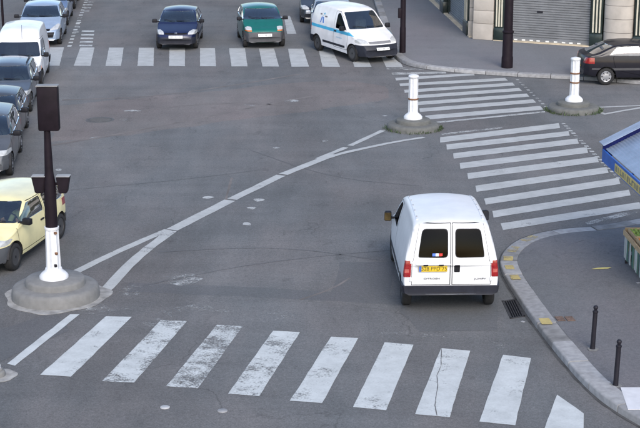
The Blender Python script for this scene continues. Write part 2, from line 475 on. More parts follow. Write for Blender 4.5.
for (u, v, a, b_, wr) in ((132, 111, .36, .07, .5), (124, 120, .16, .10, .55), (97, 138, .24, .10, .52), (59, 170, .08, .08, .4), (208, 197.5, .15, .07, .3), (258, 200, .16, .09, .36), (252, 208, .13, .09, .4), (247, 224, .10, .09, .4),
                       (276, 148, .09, .09, .45), (291, 101, .3, .12, .58), (372, 107, .12, .09, .5), (385, 116, .08, .06, .45), (325, 141, .08, .08, .5), (250, 105, .15, .1, .55), (357, 102, .5, .2, .68)):
    p = G(u, v); q = [p + Vector((a * math.cos(t) * random.uniform(.7, 1.2), b_ * 1.6 * math.sin(t) * random.uniform(.7, 1.2), 0)) for t in [k * math.pi / 4 for k in range(8)]]
    stripe(road, q, wr + .05, 'paint_fleck', jit=.02, mat=PAINT2)
for q, wr in (([(112, 292), (150, 279), (196, 268), (204, 274), (165, 288), (120, 300)], .70), ([(134, 321), (165, 309), (205, 303), (212, 309), (170, 318), (150, 328)], .67),
              ([(196, 305), (300, 315), (320, 322), (230, 318)], .72), ([(330, 322), (440, 336), (520, 345), (500, 350), (380, 338)], .74), ([(60, 300), (100, 303), (130, 308), (90, 314)], .66), ([(165, 283), (188, 277), (205, 279), (182, 287)], .55)):
    stripe(road, [G(*p) for p in q], wr + .02, 'faded_paint', z=.005, jit=.05, mat=PAINT2)
# crack in the bar beside the van's kerb
bm = bmesh.new(); ribbon(bm, [G(u + random.uniform(-1.2, 1.2), v) for u, v in ((441, 347), (441, 356), (440, 366), (438, 376), (439, 386), (437, 396), (436, 406), (436.5, 416))], .011, .010, .004, .1)
fin('crack', bm, PATCH, road)

# ------------------------------------------------------------------ pavements and kerbs
def arc_sample(pts):
    L = [0]
    for a, b in zip(pts, pts[1:]): L.append(L[-1] + (b - a).length)
    def at(s):
        s = max(0, min(L[-1], s))
        for i in range(len(L) - 1):
            if s <= L[i + 1] + 1e-9:
                return pts[i].lerp(pts[i + 1], (s - L[i]) / max(1e-9, L[i + 1] - L[i]))
        return pts[-1]
    return L[-1], at


def make_pavement(name, label, path, rest, mat, kw, stone_len, inner_z):
    """path: outer top edge of the kerb (z = its height), walked so that the pavement lies to the right of travel."""
    path = smooth_pts(path, 2)
    def nrm(i):
        d = (path[min(i + 1, len(path) - 1)] - path[max(i - 1, 0)]); d.z = 0; d.normalize(); return Vector((d.y, -d.x, 0))
    inn = [p + nrm(i) * kw for i, p in enumerate(path)]
    inn2 = [p + nrm(i) * (kw + .9) for i, p in enumerate(path)]
    bm = bmesh.new()
    a = [bm.verts.new((p.x, p.y, p.z - .004)) for p in inn]; b = [bm.verts.new((p.x, p.y, inner_z)) for p in inn2]
    for i in range(len(a) - 1): bm.faces.new((a[i], a[i + 1], b[i + 1], b[i]))
    c = [bm.verts.new((x, y, inner_z)) for x, y in rest]
    bm.faces.new(b + c)
    for f in bm.faces:
        f.normal_update()
        if f.normal.z < 0: f.normal_flip()
    pv = tag(fin(name, bm, mat), label, kind='structure')
    Lt, at = arc_sample(path)
    n = int(Lt / stone_len); stones = []
    for k in range(n):
        s0, s1 = Lt * k / n + .011, Lt * (k + 1) / n - .011
        bm = bmesh.new(); rings = []; dz = random.uniform(-.008, .008)
        m_ = 4
        for q in range(m_ + 1):
            s = s0 + (s1 - s0) * q / m_; p = at(s); d = (at(s + .15) - at(s - .15)); d.z = 0; d.normalize(); nr = Vector((d.y, -d.x, 0))
            h = p.z + dz
            rings.append([bm.verts.new(Vector((p.x, p.y, 0)) + nr * o_ + Vector((0, 0, z_))) for o_, z_ in ((0.0, -.1), (.0, h - .03), (.012, h - .008), (.035, h), (kw - .004, h), (kw - .004, -.1))])
        for x, y in zip(rings, rings[1:]):
            for i in range(5): bm.faces.new((x[i], x[i + 1], y[i + 1], y[i]))
        bm.faces.new(rings[0]); bm.faces.new(rings[-1][::-1])
        bmesh.ops.recalc_face_normals(bm, faces=bm.faces[:])
        stones.append(fin('kerb_stone', bm, random.choice((GRANITE, GRANITE, GRANITE2, GRANITE3)), pv, smooth=50))
    bm = bmesh.new(); ribbon(bm, [Vector((p.x, p.y, 0)) - nrm(i) * .02 for i, p in enumerate(path)], .055, .0075, .012, .3); fin('gutter_grime', bm, GUTTER, pv)
    bm = bmesh.new(); ribbon(bm, [Vector((p.x, p.y, 0)) + nrm(i) * kw * .5 for i, p in enumerate(path)], kw - .02, .02, 0, .3)
    fin('kerb_bedding', bm, GUTTER, pv)
    return pv, Lt, at


KZ = .13
near_path = [G(u, v, z) for u, v, z in ((700, 452, KZ), (640, 418.5, KZ), (620, 407, KZ), (600, 393.5, KZ), (580, 375, KZ), (562, 354, KZ), (545, 333, KZ), (530, 313, KZ), (516, 292, KZ), (505, 275, .12), (500, 264, .10), (500, 256, .07),
                                      (508, 245.5, .045), (523, 236.6, .035), (545, 230.5, .03), (570, 227.2, .03), (600, 225.5, .03), (640, 218, .03), (720, 202, .04))]
pave, nL, nat = make_pavement('pavement', 'grey asphalt street corner with a curved granite kerb', near_path, [(16, 37), (16, 18)], PAVE, .36, .95, KZ)
for i, (u, v, ln, wr) in enumerate(((541, 322, .34, .38), (514, 277, .3, .44), (508, 266.5, .28, .5), (503.5, 256.5, .3, .42), (510.5, 245.5, .42, .48), (531, 234.5, .5, .52))):
    p = G(u, v, .13); bs = min(range(300), key=lambda k: (nat(nL * k / 300).xy - p.xy).length); s = nL * bs / 300
    d = nat(s + .2) - nat(s - .2); d.z = 0; d.normalize(); nr = Vector((d.y, -d.x, 0)); c = nat(s); z = c.z + .0085
    bm = bmesh.new(); sheet(bm, rough_poly([c + nr * .07 - d * ln / 2, c + nr * .07 + d * ln / 2, c + nr * .26 + d * ln / 2, c + nr * .26 - d * ln / 2], .012, .1), z)
    o = fin('yellow_mark', bm, YPAINT, pave); o['wear'] = wr

far_path = [G(u, v, .13) for u, v in ((900, 102), (720, 86.5), (640, 80.5), (571, 75.6), (531, 74), (479, 70.7), (449, 68.3), (425, 65.5), (406, 61.8), (396, 56), (390, 47), (384, 30), (376, 5), (368, -20), (357, -50))]
pavef, fL, fat = make_pavement('pavement', 'pale grey asphalt pavement in front of the shuttered shops', far_path, [(8, 110), (60, 110), (60, 48)], PAVEF, .3, 1.1, .135)

# ------------------------------------------------------------------ covers, grates and litter on the ground
def disc(name, label, cat, u, v, r, mat, z=0., ring=None, h=.012, group=None):
    p = G(u, v, z); bm = bmesh.new(); lathe(bm, [(r, 0), (r, h * .7), (r * .93, h), (.001, h)], 28)
    o = fin(name, bm, mat, None, 40, loc=p); tag(o, label, cat, group)
    if ring:
        bm = bmesh.new(); lathe(bm, [(r * 1.18, 0), (r * 1.18, h * .5), (r * 1.02, h * .6), (r * 1.02, 0)], 28); fin('rim', bm, ring, o, 40)
        bm = bmesh.new()
        for k in range(-4, 5):
            ln = math.sqrt(max(0, (r * .85) ** 2 - (k * r * .2) ** 2)) * 2
            if ln > .05: box(bm, (0, k * r * .2, h + .002), (ln, r * .07, .006))
        fin('tread_pattern', bm, ring, o)
    return o


disc('manhole_cover', 'dark round iron manhole cover in the open junction asphalt', 'manhole cover', 100, 120, .36, pm('dull_iron', (.085, .083, .082), .8, vary=.25), ring=PATCH)
disc('valve_cover', 'small bright round valve cover in the asphalt before the worn zebra bars', 'valve cover', 165, 407.5, .078, pm('bright_valve_cover', (.42, .42, .42), .6, vary=.15), group='valve covers by the zebra crossing')
disc('valve_cover', 'small dull grey round valve cover in the asphalt before the worn zebra bars', 'valve cover', 222.5, 411, .082, pm('dull_valve_cover', (.27, .27, .275), .7, vary=.2), group='valve covers by the zebra crossing')
# gully grate in the gutter behind the van
A, B_, Cc = G(503, 301.5), G(516, 299.5), G(511, 318.5)
gr = tag(empty('gully_grate', (A + B_ + Cc) / 3), 'dark slotted gully grate in the gutter behind the white van', 'grate'); gr.location = (0, 0, 0)
Dd = B_ + (Cc - A)
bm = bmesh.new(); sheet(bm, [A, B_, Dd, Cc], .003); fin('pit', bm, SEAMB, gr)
for k in range(6):
    t0 = (k + .2) / 6; t1 = (k + .52) / 6
    bm = bmesh.new(); prism(bm, [A.lerp(B_, t0), A.lerp(B_, t1), Cc.lerp(Dd, t1), Cc.lerp(Dd, t0)], .002, .012); fin('bar', bm, IRON, gr)
bm = bmesh.new()
for a, b in ((A, B_), (B_, Dd), (Dd, Cc), (Cc, A)):
    d = (b - a).normalized() * .02; nn = Vector((-d.y, d.x, 0)); prism(bm, [a - d - nn, b + d - nn, b + d + nn, a - d + nn], .001, .010)
fin('frame', bm, IRON, gr)
RUSTY = pm('rust_brown_iron', (.13, .085, .065), .85, vary=.4, scale=20)
ac = tag(empty('access_cover', G(565, 319, KZ)), 'rust brown pair of small iron access covers set in the pavement', 'access cover')
for dx in (-.09, .09):
    bm = bmesh.new(); box(bm, (dx, 0, .006), (.15, .24, .012), .12, .003); fin('plate', bm, RUSTY, ac)
bm = bmesh.new(); sheet(bm, [(-.22, -.05), (-.05, -.022), (.12, .0), (.2, .05), (.05, .055), (-.1, .03)], .0)
for v in bm.verts: v.co.z = .01 + .012 * random.random()
bmesh.ops.solidify(bm, geom=bm.faces[:], thickness=.004)
tag(fin('paper_scrap', bm, pm('yellow_paper', (.62, .55, .2), .8), loc=G(602, 269, KZ)), 'small crumpled yellow paper scrap lying on the pavement', 'litter')
bm = bmesh.new(); prism(bm, [G(620.5, 388, KZ), G(645, 388, KZ), G(650, 410, KZ), G(628, 410, KZ)], KZ + .002, KZ + .012)
tag(fin('white_panel', bm, pm('white_board', (.6, .6, .62), .6, vary=.08)), 'flat white board lying on the pavement beside the black posts', 'board')
for (u, v) in ((638, 283), (523, 322)):
    bm = bmesh.new(); box(bm, (0, 0, .006), (.07, .05, .008), random.random() * 3); tag(fin('litter_scrap', bm, PALEIRON, loc=G(u, v, KZ if u > 600 else .0)), 'tiny pale scrap of litter in the gutter beyond the grate' if u < 600 else 'tiny pale scrap of litter near the fruit stand', 'litter')

# ------------------------------------------------------------------ round islands
WEED = pm('weed_leaf', (.055, .085, .035), .8, vary=.4, scale=9)


def weeds(parent, c, r, n, sec, label):
    bm = bmesh.new()
    for _ in range(n):
        a = random.uniform(*random.choice(sec)); rr = r + random.uniform(-.03, .09); h = random.uniform(.04, .13)
        b = Vector((rr * math.cos(a), rr * math.sin(a), 0)); t = b + Vector((random.uniform(-.08, .08), random.uniform(-.08, .08), h)); s = Vector((random.uniform(-1, 1), random.uniform(-1, 1), 0)).normalized() * .014
        m_ = b.lerp(t, .5) + s * 1.2
        bm.faces.new([bm.verts.new(p) for p in (b - s * .5, b + s * .5, m_, t)])
    o = fin('weeds', bm, WEED, parent); o['kind'] = 'stuff'
    return o


def island(loc, r1, h1, r2, h2, label, ring=None, seg=56):
    cm = CONC if ring else CONC2
    t = tag(empty('traffic_island', loc), label, 'island')
    if ring:
        bm = bmesh.new(); pts = []
        for k in range(44):
            a = 2 * math.pi * k / 44; rr = ring * random.uniform(.985, 1.015) * (1 + .05 * math.sin(3 * a + .6) + .035 * math.sin(7 * a)); pts.append((rr * math.cos(a), rr * math.sin(a)))
        prism(bm, pts, .002, .0085); fin('mortar_ring', bm, LIME, t)
    bm = bmesh.new()
    lathe(bm, [(r1 * 1.005, 0), (r1, h1 * .5), (r1 * .985, h1 * .75), (r1 * .95, h1 * .93), (r1 * .89, h1), (r2 * .8, h1 + .015), (.001, h1 + .015)], seg, jit=.0012); fin('lower_tier', bm, cm, t, 60)
    bm = bmesh.new()
    lathe(bm, [(r2 * 1.01, h1 - .01), (r2, h1 + (h2 - h1) * .66), (r2 * .985, h1 + (h2 - h1) * .88), (r2 * .95, h2), (.001, h2 + .008)], seg, jit=.0012); fin('upper_tier', bm, cm, t, 60)
    return t


IL = G(56, 296.5)
isl = island(IL, .85, .25, .58, .39, 'large round two tier concrete island carrying the traffic signal', ring=1.02)


def post_section(bm, z0, z1, r0, r1):
    n = 16; rings = []
    for z, r in ((z0, r0), (z1, r1)):
        rings.append([bm.verts.new((r * (1 if k % 2 == 0 else .86) * math.cos(2 * math.pi * k / n), r * (1 if k % 2 == 0 else .86) * math.sin(2 * math.pi * k / n), z)) for k in range(n)])
    for i in range(n): bm.faces.new((rings[0][i], rings[0][(i + 1) % n], rings[1][(i + 1) % n], rings[1][i]))
    bm.faces.new(rings[1]); bm.faces.new(rings[0][::-1])


# traffic signal on the island (seen from behind)
sg = tag(empty('traffic_signal', (IL.x - .02, IL.y, .39)), 'tall dark traffic signal with white fluted base seen from behind', 'traffic signal')
bm = bmesh.new(); lathe(bm, [(.28, 0), (.28, .05), (.24, .1), (.17, .16), (.16, .2), (.001, .2)], 28); fin('base_flange', bm, WHITEP, sg, 40)
bm = bmesh.new(); post_section(bm, .19, 1.0, .145, .13); lathe(bm, [(.135, .98), (.14, 1.0), (.14, 1.03), (.10, 1.04)], 20); o = fin('fluted_base', bm, WHITEP, sg)
for k, (a, z) in enumerate(((-.9, .93), (-.9, .52), (-1.1, .28))):
    bm = bmesh.new(); box(bm, (.135 * math.cos(a), .135 * math.sin(a), z), (.06, .05, .05), a, .01); fin('rusty_bolt', bm, RUST if k < 2 else BLACKP, o)
bm = bmesh.new(); lathe(bm, [(.12, 1.0), (.115, 1.9), (.085, 2.1), (.062, 2.9), (.058, 2.98), (.001, 2.99)], 20); fin('pole', bm, DARKP, sg, 40)
# main head: a flat box, its three hooded lamps face away from the camera
bm = bmesh.new(); box(bm, (0, 0, 0), (.40, .20, .86), 0, .035); hb = fin('signal_head', bm, DARKP, sg, 40, loc=(.045, .0, 3.36))
bm = bmesh.new(); box(bm, (0, -.01, .438), (.415, .22, .018), 0, .006); fin('head_cap', bm, pm('grey_metal_cap', (.22, .22, .22), .6), hb, 40)
for k, colr in enumerate(((.35, .03, .02), (.4, .2, .02), (.02, .25, .1))):
    bm = bmesh.new(); lathe(bm, [(.105, 0), (.1, .02), (.07, .035), (.001, .04)], 20, axis='y'); fin('signal_lens', bm, pm('signal_lens_%d' % k, colr, .2, coat=1), hb, 40, loc=(0, .1, .27 - .27 * k))
    bm = bmesh.new(); n = 14; prev = None
    for i in range(n + 1):
        a = math.pi * (1.0 - i / n) if True else 0
        x, z = .125 * math.cos(a), .125 * math.sin(a)
        p = (bm.verts.new((x, 0, z)), bm.verts.new((x, .18, z)))
        if prev: bm.faces.new((prev[0], prev[1], p[1], p[0]))
        prev = p
    bmesh.ops.solidify(bm, geom=bm.faces[:], thickness=.008); fin('visor', bm, DARKP, hb, 40, loc=(0, .1, .27 - .27 * k))
for sx in (-1, 1):
    bm = bmesh.new()
    # wedge shaped secondary heads, wider at the top
    poly = [(-.13, .15), (.13, .15), (.07, -.17), (-.09, -.17)] if sx > 0 else [(-.13, .15), (.13, .15), (.09, -.17), (-.07, -.17)]
    a = [bm.verts.new((x, -.1, z)) for x, z in poly]; b = [bm.verts.new((x, .1, z)) for x, z in poly]
    bm.faces.new(a); bm.faces.new(b[::-1])
    for i in range(4): bm.faces.new((a[i], b[i], b[(i + 1) % 4], a[(i + 1) % 4]))
    bmesh.ops.recalc_face_normals(bm, faces=bm.faces[:])
    bmesh.ops.bevel(bm, geom=bm.edges[:], offset=.015, segments=2, affect='EDGES')
    ps = fin('side_signal', bm, DARKP, sg, 40, loc=(sx * .235 + .03, .02, 1.88))
    bm = bmesh.new(); box(bm, (0, 0, .158), (.265, .21, .012), 0, .004); fin('cap', bm, pm('pale_cap', (.3, .3, .3), .6), ps, 40)
    bm = bmesh.new(); box(bm, (-sx * .14, 0, .0), (.14, .05, .05), 0, .01); fin('bracket', bm, DARKP, ps)


def white_bollard(u, v, base_z, label, h=1.27):
    p = G(u, v)
    t = tag(empty('bollard', (p.x, p.y, base_z)), label, 'bollard', 'white bollards on the islands')
    bm = bmesh.new(); lathe(bm, [(.27, 0), (.27, .06), (.22, .12), (.15, .17), (.14, .2), (.001, .2)], 24); fin('base_flange', bm, WHITEP, t, 40)
    bm = bmesh.new(); post_section(bm, .18, h - .06, .145, .135); fin('fluted_post', bm, WHITEP, t)
    bm = bmesh.new(); lathe(bm, [(.145, h - .065), (.155, h - .03), (.14, h), (.06, h + .025), (.001, h + .03)], 20); fin('cap', bm, WHITEP, t, 40)
    bm = bmesh.new(); lathe(bm, [(.142, .56), (.152, .565), (.152, .60), (.142, .605)], 20); fin('rusty_band', bm, RUST, t, 40)
    return t


i2p = G(413, 128.5)
i2 = island(i2p, .76, .17, .50, .29, 'weedy two tier concrete island where the curved lane line ends')
weeds(i2, i2p, .78, 150, [(math.pi * .85, math.pi * 1.2), (-.5, .2), (math.pi * 1.2, math.pi * 1.9)], '')
b2 = white_bollard(412.8, 128.2, .29, 'white fluted bollard with one rusty band where the curved lane line ends')
i3p = G(573, 110.5)
i3 = island(i3p, .78, .17, .50, .29, 'weedy two tier concrete island in front of the dark hatchback')
weeds(i3, i3p, .8, 230, [(math.pi * .9, math.pi * 1.3), (-.6, .3), (math.pi * 1.2, math.pi * 1.95)], '')
b3 = white_bollard(573.5, 110.2, .29, 'white fluted bollard with two rusty bands in front of the dark hatchback', 1.33)
bm = bmesh.new(); lathe(bm, [(.142, .84), (.152, .845), (.152, .88), (.142, .885)], 20); fin('rusty_band', bm, RUST, b3, 40)
ip = G(-4, 376)
i4 = island(ip, .16, .10, .12, .14, 'small mortar collar with a pale stud at the end of the edge line', ring=.34)
bm = bmesh.new(); lathe(bm, [(.085, .14), (.085, .2), (.06, .24), (.001, .25)], 16); fin('stud', bm, WHITEP, i4, 40)

# ------------------------------------------------------------------ posts and lamp standards
for u, v, lab in ((592.5, 349, 'slim black pavement post with round knob beside the rusty access covers'), (615.5, 385.5, 'slim black pavement post with round knob beside the white board')):
    p = G(u, v, KZ)
    t = tag(empty('pavement_post', p), lab, 'post', 'black posts on the pavement corner')
    t.rotation_euler = (R(random.uniform(-1, 1)), R(1.6), 0); t.scale = (.92, .92, .82)
    bm = bmesh.new(); lathe(bm, [(.055, -.05), (.052, .0), (.046, .10), (.044, .84), (.001, .84)], 18); fin('shaft', bm, BLACKP, t, 40)
    bm = bmesh.new(); lathe(bm, [(.05, .82), (.055, .84), (.05, .86), (.03, .872), (.03, .89), (.042, .91), (.047, .935), (.042, .96), (.024, .978), (.001, .983)], 18); fin('knob', bm, BLACKP, t, 40)
    bm = bmesh.new(); pts = [(.11 * random.uniform(.7, 1.2) * math.cos(a), .11 * random.uniform(.7, 1.2) * math.sin(a)) for a in [k * math.pi / 7 for k in range(14)]]
    prism(bm, pts, .001, .008); fin('mortar_patch', bm, CONC, t)

p = G(507, 67.5, .13)
t = tag(empty('street_lamp', (p.x, p.y, .135)), 'thick plum black lamp standard on the pavement before the shutters', 'street lamp')
bm = bmesh.new(); lathe(bm, [(.20, 0), (.20, .35), (.185, .4), (.175, 1.2), (.17, 1.22)], 22); fin('base_casing', bm, DARKP, t, 40)
bm = bmesh.new(); lathe(bm, [(.175, 1.2), (.20, 1.22), (.20, 1.27), (.165, 1.3)], 22); fin('collar', bm, DARKP, t, 40)
bm = bmesh.new(); lathe(bm, [(.16, 1.25), (.15, 2.4), (.1, 2.6), (.075, 6.6), (.001, 6.62)], 22); fin('pole', bm, DARKP, t, 40)
bm = bmesh.new(); lathe(bm, [(.05, 6.55), (.12, 6.65), (.24, 7.1), (.26, 7.15), (.16, 7.3), (.03, 7.4), (.001, 7.4)], 16); fin('lantern', bm, GLASS, t, 40)
p = G(402.5, 52.5, .13)
t = tag(empty('sign_post', (p.x, p.y, .135)), 'slim plum black post with a small box beside the blue striped van', 'post')
bm = bmesh.new(); lathe(bm, [(.115, 0), (.11, .9), (.10, .95), (.095, 2.9), (.001, 2.92)], 18); fin('pole', bm, DARKP, t, 40)
bm = bmesh.new(); box(bm, (-.12, -.02, 1.45), (.13, .16, .36), 0, .02); fin('push_button_box', bm, DARKP, t, 40)
bm = bmesh.new(); box(bm, (0, .12, 3.3), (.36, .2, .9), 0, .03); fin('signal_head', bm, DARKP, t, 40)
p = G(3.5, 32)
t = tag(empty('sign_post', p), 'thin dark post rising behind the white van roof', 'post')
bm = bmesh.new(); lathe(bm, [(.05, 0), (.05, 2.4), (.001, 2.41)], 14); fin('pole', bm, DARKP, t, 40)
bm = bmesh.new(); lathe(bm, [(.3, -.015), (.3, .015), (.001, .016)], 24, axis='y'); fin('sign_disc', bm, IRON, t, 40, loc=(0, 0, 2.2))

# ------------------------------------------------------------------ corner building with shuttered shops
STONE = pm('pale_limestone', (.42, .385, .345), .8, vary=.14, scale=2.2, bump=.3, bscale=30)
STONE2 = pm('cream_step_stone', (.50, .42, .30), .85, vary=.2, scale=4)
SHUT = pm('grey_roller_shutter', (.22, .227, .24), .5, metal=.3, vary=.14, scale=2.5)
SHOPG = pm('black_green_shopfront', (.012, .022, .020), .35, coat=.4, vary=.2)
CREAM = pm('cream_fluting', (.55, .52, .42), .5, vary=.1)
c0 = G(473.6, 38.6, .135)
bd = tag(empty('corner_building', c0), 'corner building with pale stone piers, black pilasters and grey roller shutters', 'building')
fr = G(640, 49.8, .135) - c0; fr.z = 0; fa = math.atan2(fr.y, fr.x)
lf = G(434, 2, .135) - c0; lf.z = 0; la = math.atan2(lf.y, lf.x)


def facade(ang, items, flip, length, step=True):
    """items along the facade from the corner: (kind, start, end) in metres."""
    fz = empty('facade', (0, 0, 0), ang, bd)
    sg_ = -1 if flip else 1              # which side of the facade line lies inside the building
    def bx(name, x0, x1, y0, y1, z0, z1, m, bev=.0):
        bm = bmesh.new(); box(bm, ((x0 + x1) / 2, sg_ * (y0 + y1) / 2, (z0 + z1) / 2), (x1 - x0, abs(y1 - y0), z1 - z0), 0, bev); return fin(name, bm, m, fz, 40 if bev else None)
    for kind, a, b in items:
        if kind == 'pier':
            z = 0
            for k in range(9):
                h = .62 if k == 0 else .5
                bx('pier_block', a, b, -.10 if k else -.14, .45, z + .006, z + h - .006, STONE, .012); z += h
        elif kind == 'round':
            z = 0; n = 14; mid = (a + b) / 2; rad = (b - a) / 2
            for k in range(9):
                h = .62 if k == 0 else .5; bm = bmesh.new()
                pts = [(mid + rad * math.cos(math.pi * i / n), -sg_ * (.35 * math.sin(math.pi * i / n)) - sg_ * .02) for i in range(n + 1)] + [(a, sg_ * .45), (b, sg_ * .45)]
                prism(bm, pts, z + .007, z + h - .007); fin('pier_block', bm, STONE, fz, 30); z += h
        elif kind == 'pil':
            bx('pilaster', a, b, -.12, .3, .0, 3.1, SHOPG, .01)
            bx('pilaster_plinth', a - .02, b + .02, -.16, .2, .0, .5, SHOPG, .01)
            wd = (b - a); k_ = 3
            for i in range(k_):
                x = a + wd * (i + .75) / (k_ + .5); bx('fluting_strip', x - .028, x + .028, -.145, -.1, .55, 2.9, CREAM)
        elif kind == 'shut':
            bm = bmesh.new(); z = .10; prev = None; n = int(2.8 / .09)
            for i in range(n):
                for dz, dy in ((0, .02), (.02, -.012), (.065, -.012), (.085, .02)):
                    p = (bm.verts.new((a, sg_ * (.12 + dy), z + dz)), bm.verts.new((b, sg_ * (.12 + dy), z + dz)))
                    if prev: bm.faces.new((prev[0], prev[1], p[1], p[0]))
                    prev = p
                z += .09
            bmesh.ops.recalc_face_normals(bm, faces=bm.faces[:])
            sh = fin('roller_shutter', bm, SHUT, fz); sh['kind'] = 'stuff'
            bx('bottom_rail', a, b, .06, .16, .02, .12, SHUT)
            x = a + .3
            while x < b - .3 and not flip:
                bx('white_tab', x, x + .13, .035, .06, .045, .095, PLATEW); x += random.uniform(.26, .36)
            if b - a > 2: bx('lock_plate', a + (b - a) * .36, a + (b - a) * .36 + .22, .085, .12, 1.13, 1.2, BLACKP)
            bx('shutter_side_rail', a - .05, a, .03, .3, 0, 2.9, SHOPG); bx('shutter_side_rail', b, b + .05, .03, .3, 0, 2.9, SHOPG)
        elif kind == 'step':
            bx('door_step', a, b, -.17 if not flip else -.13, .5, -.1, .035, STONE2, .01)
    bx('fascia', 0.02, length, -.08, .5, 3.12, 3.75, SHOPG)
    bx('cornice', 0.02, length, -.3, .5, 3.75, 4.0, STONE, .03)
    bx('upper_wall', 0.02, length, .0, .5, 4.0, 8.5, STONE)
    bx('back_wall', 0.3, length, .34, .5, 0, 3.12, SHOPG)
    return fz


k = fr.length / (640 - 473.6)
def fx(u):    # distance along the front facade at a photo column (lines of the facade are straight, so divide in perspective)
    a = G(u, 38.6 + (u - 473.6) * (49.8 - 38.6) / (640 - 473.6), .135) - c0
    return a.length
facade(fa, [('pier', .0, fx(493.5)), ('pil', fx(495), fx(504)), ('shut', fx(506), fx(588.5)), ('pil', fx(590.5), fx(602)), ('round', fx(603), fx(632)), ('pil', fx(633.5), fx(646)), ('shut', fx(649), fx(735)), ('pil', fx(737), fx(748)), ('step', fx(494.5), fx(602))], False, 12)
def lx(v):
    a = G(434 + (v - 2) * (473.6 - 434) / (38.6 - 2), v, .135) - c0
    return a.length
facade(la, [('pier', .47, .50), ('pil', lx(35.5), lx(32)), ('shut', lx(31), lx(14.5)), ('pil', lx(13.5), lx(10.5)), ('shut', lx(9.5), lx(-12)), ('pil', lx(-13), lx(-16)), ('shut', lx(-17), lx(-40)), ('step', lx(37.5), lx(-40))], True, lx(-40))

# ------------------------------------------------------------------ blue stall with corrugated roof
BLUE = pm('blue_painted_board', (.02, .11, .42), .45, vary=.15, scale=5)
DBLUE = pm('deep_blue_board', (.014, .03, .24), .5, vary=.15)
TIN = pm('pale_blue_tin_roof', (.30, .36, .46), .45, metal=.35, vary=.12, scale=4)
YSIGN = pm('yellow_sign_board', (.60, .47, .16), .6, vary=.12)
SIGNINK = pm('sign_lettering', (.16, .17, .16), .6, vary=.2)
ROOFZ = 2.35
P0 = G(603, 150, ROOFZ); P1 = G(640, 184, ROOFZ - .02); e1 = (P1 - P0); e1.z = 0; e1.normalize()
e2 = Vector((-e1.y, e1.x, 0))
if e2.x < 0: e2 = -e2
st = tag(empty('market_stall', (P0 + e1 * 1.6 + e2 * 1.6).xy.to_3d() + Vector((0, 0, KZ))), 'blue market stall with a ribbed pale tin roof and a yellow sign board', 'market stall')
LW, LD, RL = 4.6, 3.0, 1.5
O0 = P0 - st.location


def corr(bm, o, ax, ay, lx_, ly_, pitch, amp, rise):
    """corrugated sheet: ribs run along ay; rises by `rise` per metre along ay"""
    n = int(lx_ / pitch * 4); prev = None
    for i in range(n + 1):
        x = lx_ * i / n; dz = amp * (0, 1, 1, 0)[i % 4]
        p = o + ax * x; a = bm.verts.new(p + Vector((0, 0, dz))); b = bm.verts.new(p + ay * ly_ + Vector((0, 0, dz + rise * ly_)))
        if prev: bm.faces.new((prev[0], a, b, prev[1]))
        prev = (a, b)
    bmesh.ops.recalc_face_normals(bm, faces=bm.faces[:])
    bmesh.ops.solidify(bm, geom=bm.faces[:], thickness=.012)


RISE = .5
bm = bmesh.new(); corr(bm, O0 + e1 * .03 + e2 * .05, e2, e1, RL, LW, .06, .010, 0.)
for v in bm.verts: v.co.z += RISE * (v.co - O0).dot(e2)
fin('roof_sheet', bm, TIN, st)
bm = bmesh.new(); corr(bm, O0 + e1 * .03 + e2 * (RL + .06), e2, e1, RL, LW, .075, .02, 0.)
for v in bm.verts: v.co.z += RISE * (2 * RL - (v.co - O0).dot(e2))
fin('roof_sheet', bm, TIN, st)
bm = bmesh.new(); corr(bm, O0 - e1 * .20 - e2 * .04 + Vector((0, 0, .13)), e1, e2, .36, RL, .09, .012, RISE)
fin('ridge_flap', bm, TIN, st)


def board(name, o, ax, ln, z0, z1, th, m, parent=None):
    bm = bmesh.new(); nn = Vector((-ax.y, ax.x, 0)) * th / 2
    a = o; b = o + ax * ln
    prism(bm, [a - nn, b - nn, b + nn, a + nn], z0, z1); return fin(name, bm, m, parent or st)


zt = ROOFZ - KZ
board('fascia_board', O0, e1, LW, zt - .23, zt + .02, .03, BLUE)
bm = bmesh.new()
a, b = O0 - e1 * .02, O0 - e1 * .02 + e2 * RL
nn = e1 * .015
vs = [bm.verts.new(p + Vector((0, 0, 0)) + q) for p, q in ((a - nn, Vector((0, 0, -.27))), (b - nn, Vector((0, 0, -.05 + .5 * RL))), (b - nn, Vector((0, 0, .11 + .5 * RL))), (a - nn, Vector((0, 0, .11))))]
f = bm.faces.new(vs); bmesh.ops.solidify(bm, geom=[f], thickness=.03); fin('end_board', bm, DBLUE, st)
sb = board('sign_board', O0 - e2 * .022 + e1 * 1.05, e1, 2.4, zt - .2, zt - .03, .012, YSIGN)
bm = bmesh.new(); x = 1.12
while x < 3.35:
    for dx, z0, z1, wd in random.choice((((0, .02, .13, .03), (.07, .02, .13, .03)), ((0, .02, .13, .03), (.05, .1, .13, .07)), ((0, .02, .13, .03), (.05, .02, .05, .07)), ((.02, .02, .13, .03),))):
        a = O0 - e2 * .0305 + e1 * (x + dx); bx_ = a + e1 * wd; q = e2 * .003
        prism(bm, [a - q, bx_ - q, bx_ + q, a + q], zt - .19 + z0, zt - .19 + z1)
    x += .17
fin('lettering', bm, SIGNINK, sb)
for i, (s1, s2) in enumerate(((1.2, 1.5), (4.4, 1.5), (1.2, 2.9), (4.4, 2.9))):
    q = O0 + e1 * s1 + e2 * s2; bm = bmesh.new(); box(bm, (q.x, q.y, (zt + .5 * min(s2, 2 * RL - s2)) / 2 - .03), (.06, .06, zt + .5 * min(s2, 2 * RL - s2) - .06)); fin('post', bm, BLUE, st)
for s1 in (.15, 2.0, 4.4):
    bm = bmesh.new(); a = O0 + e1 * s1 + Vector((0, 0, -.05)); tube(bm, [a, a + e2 * RL + Vector((0, 0, .5 * RL)), a + e2 * 2 * RL], .025, 6); fin('rafter', bm, BLUE, st)

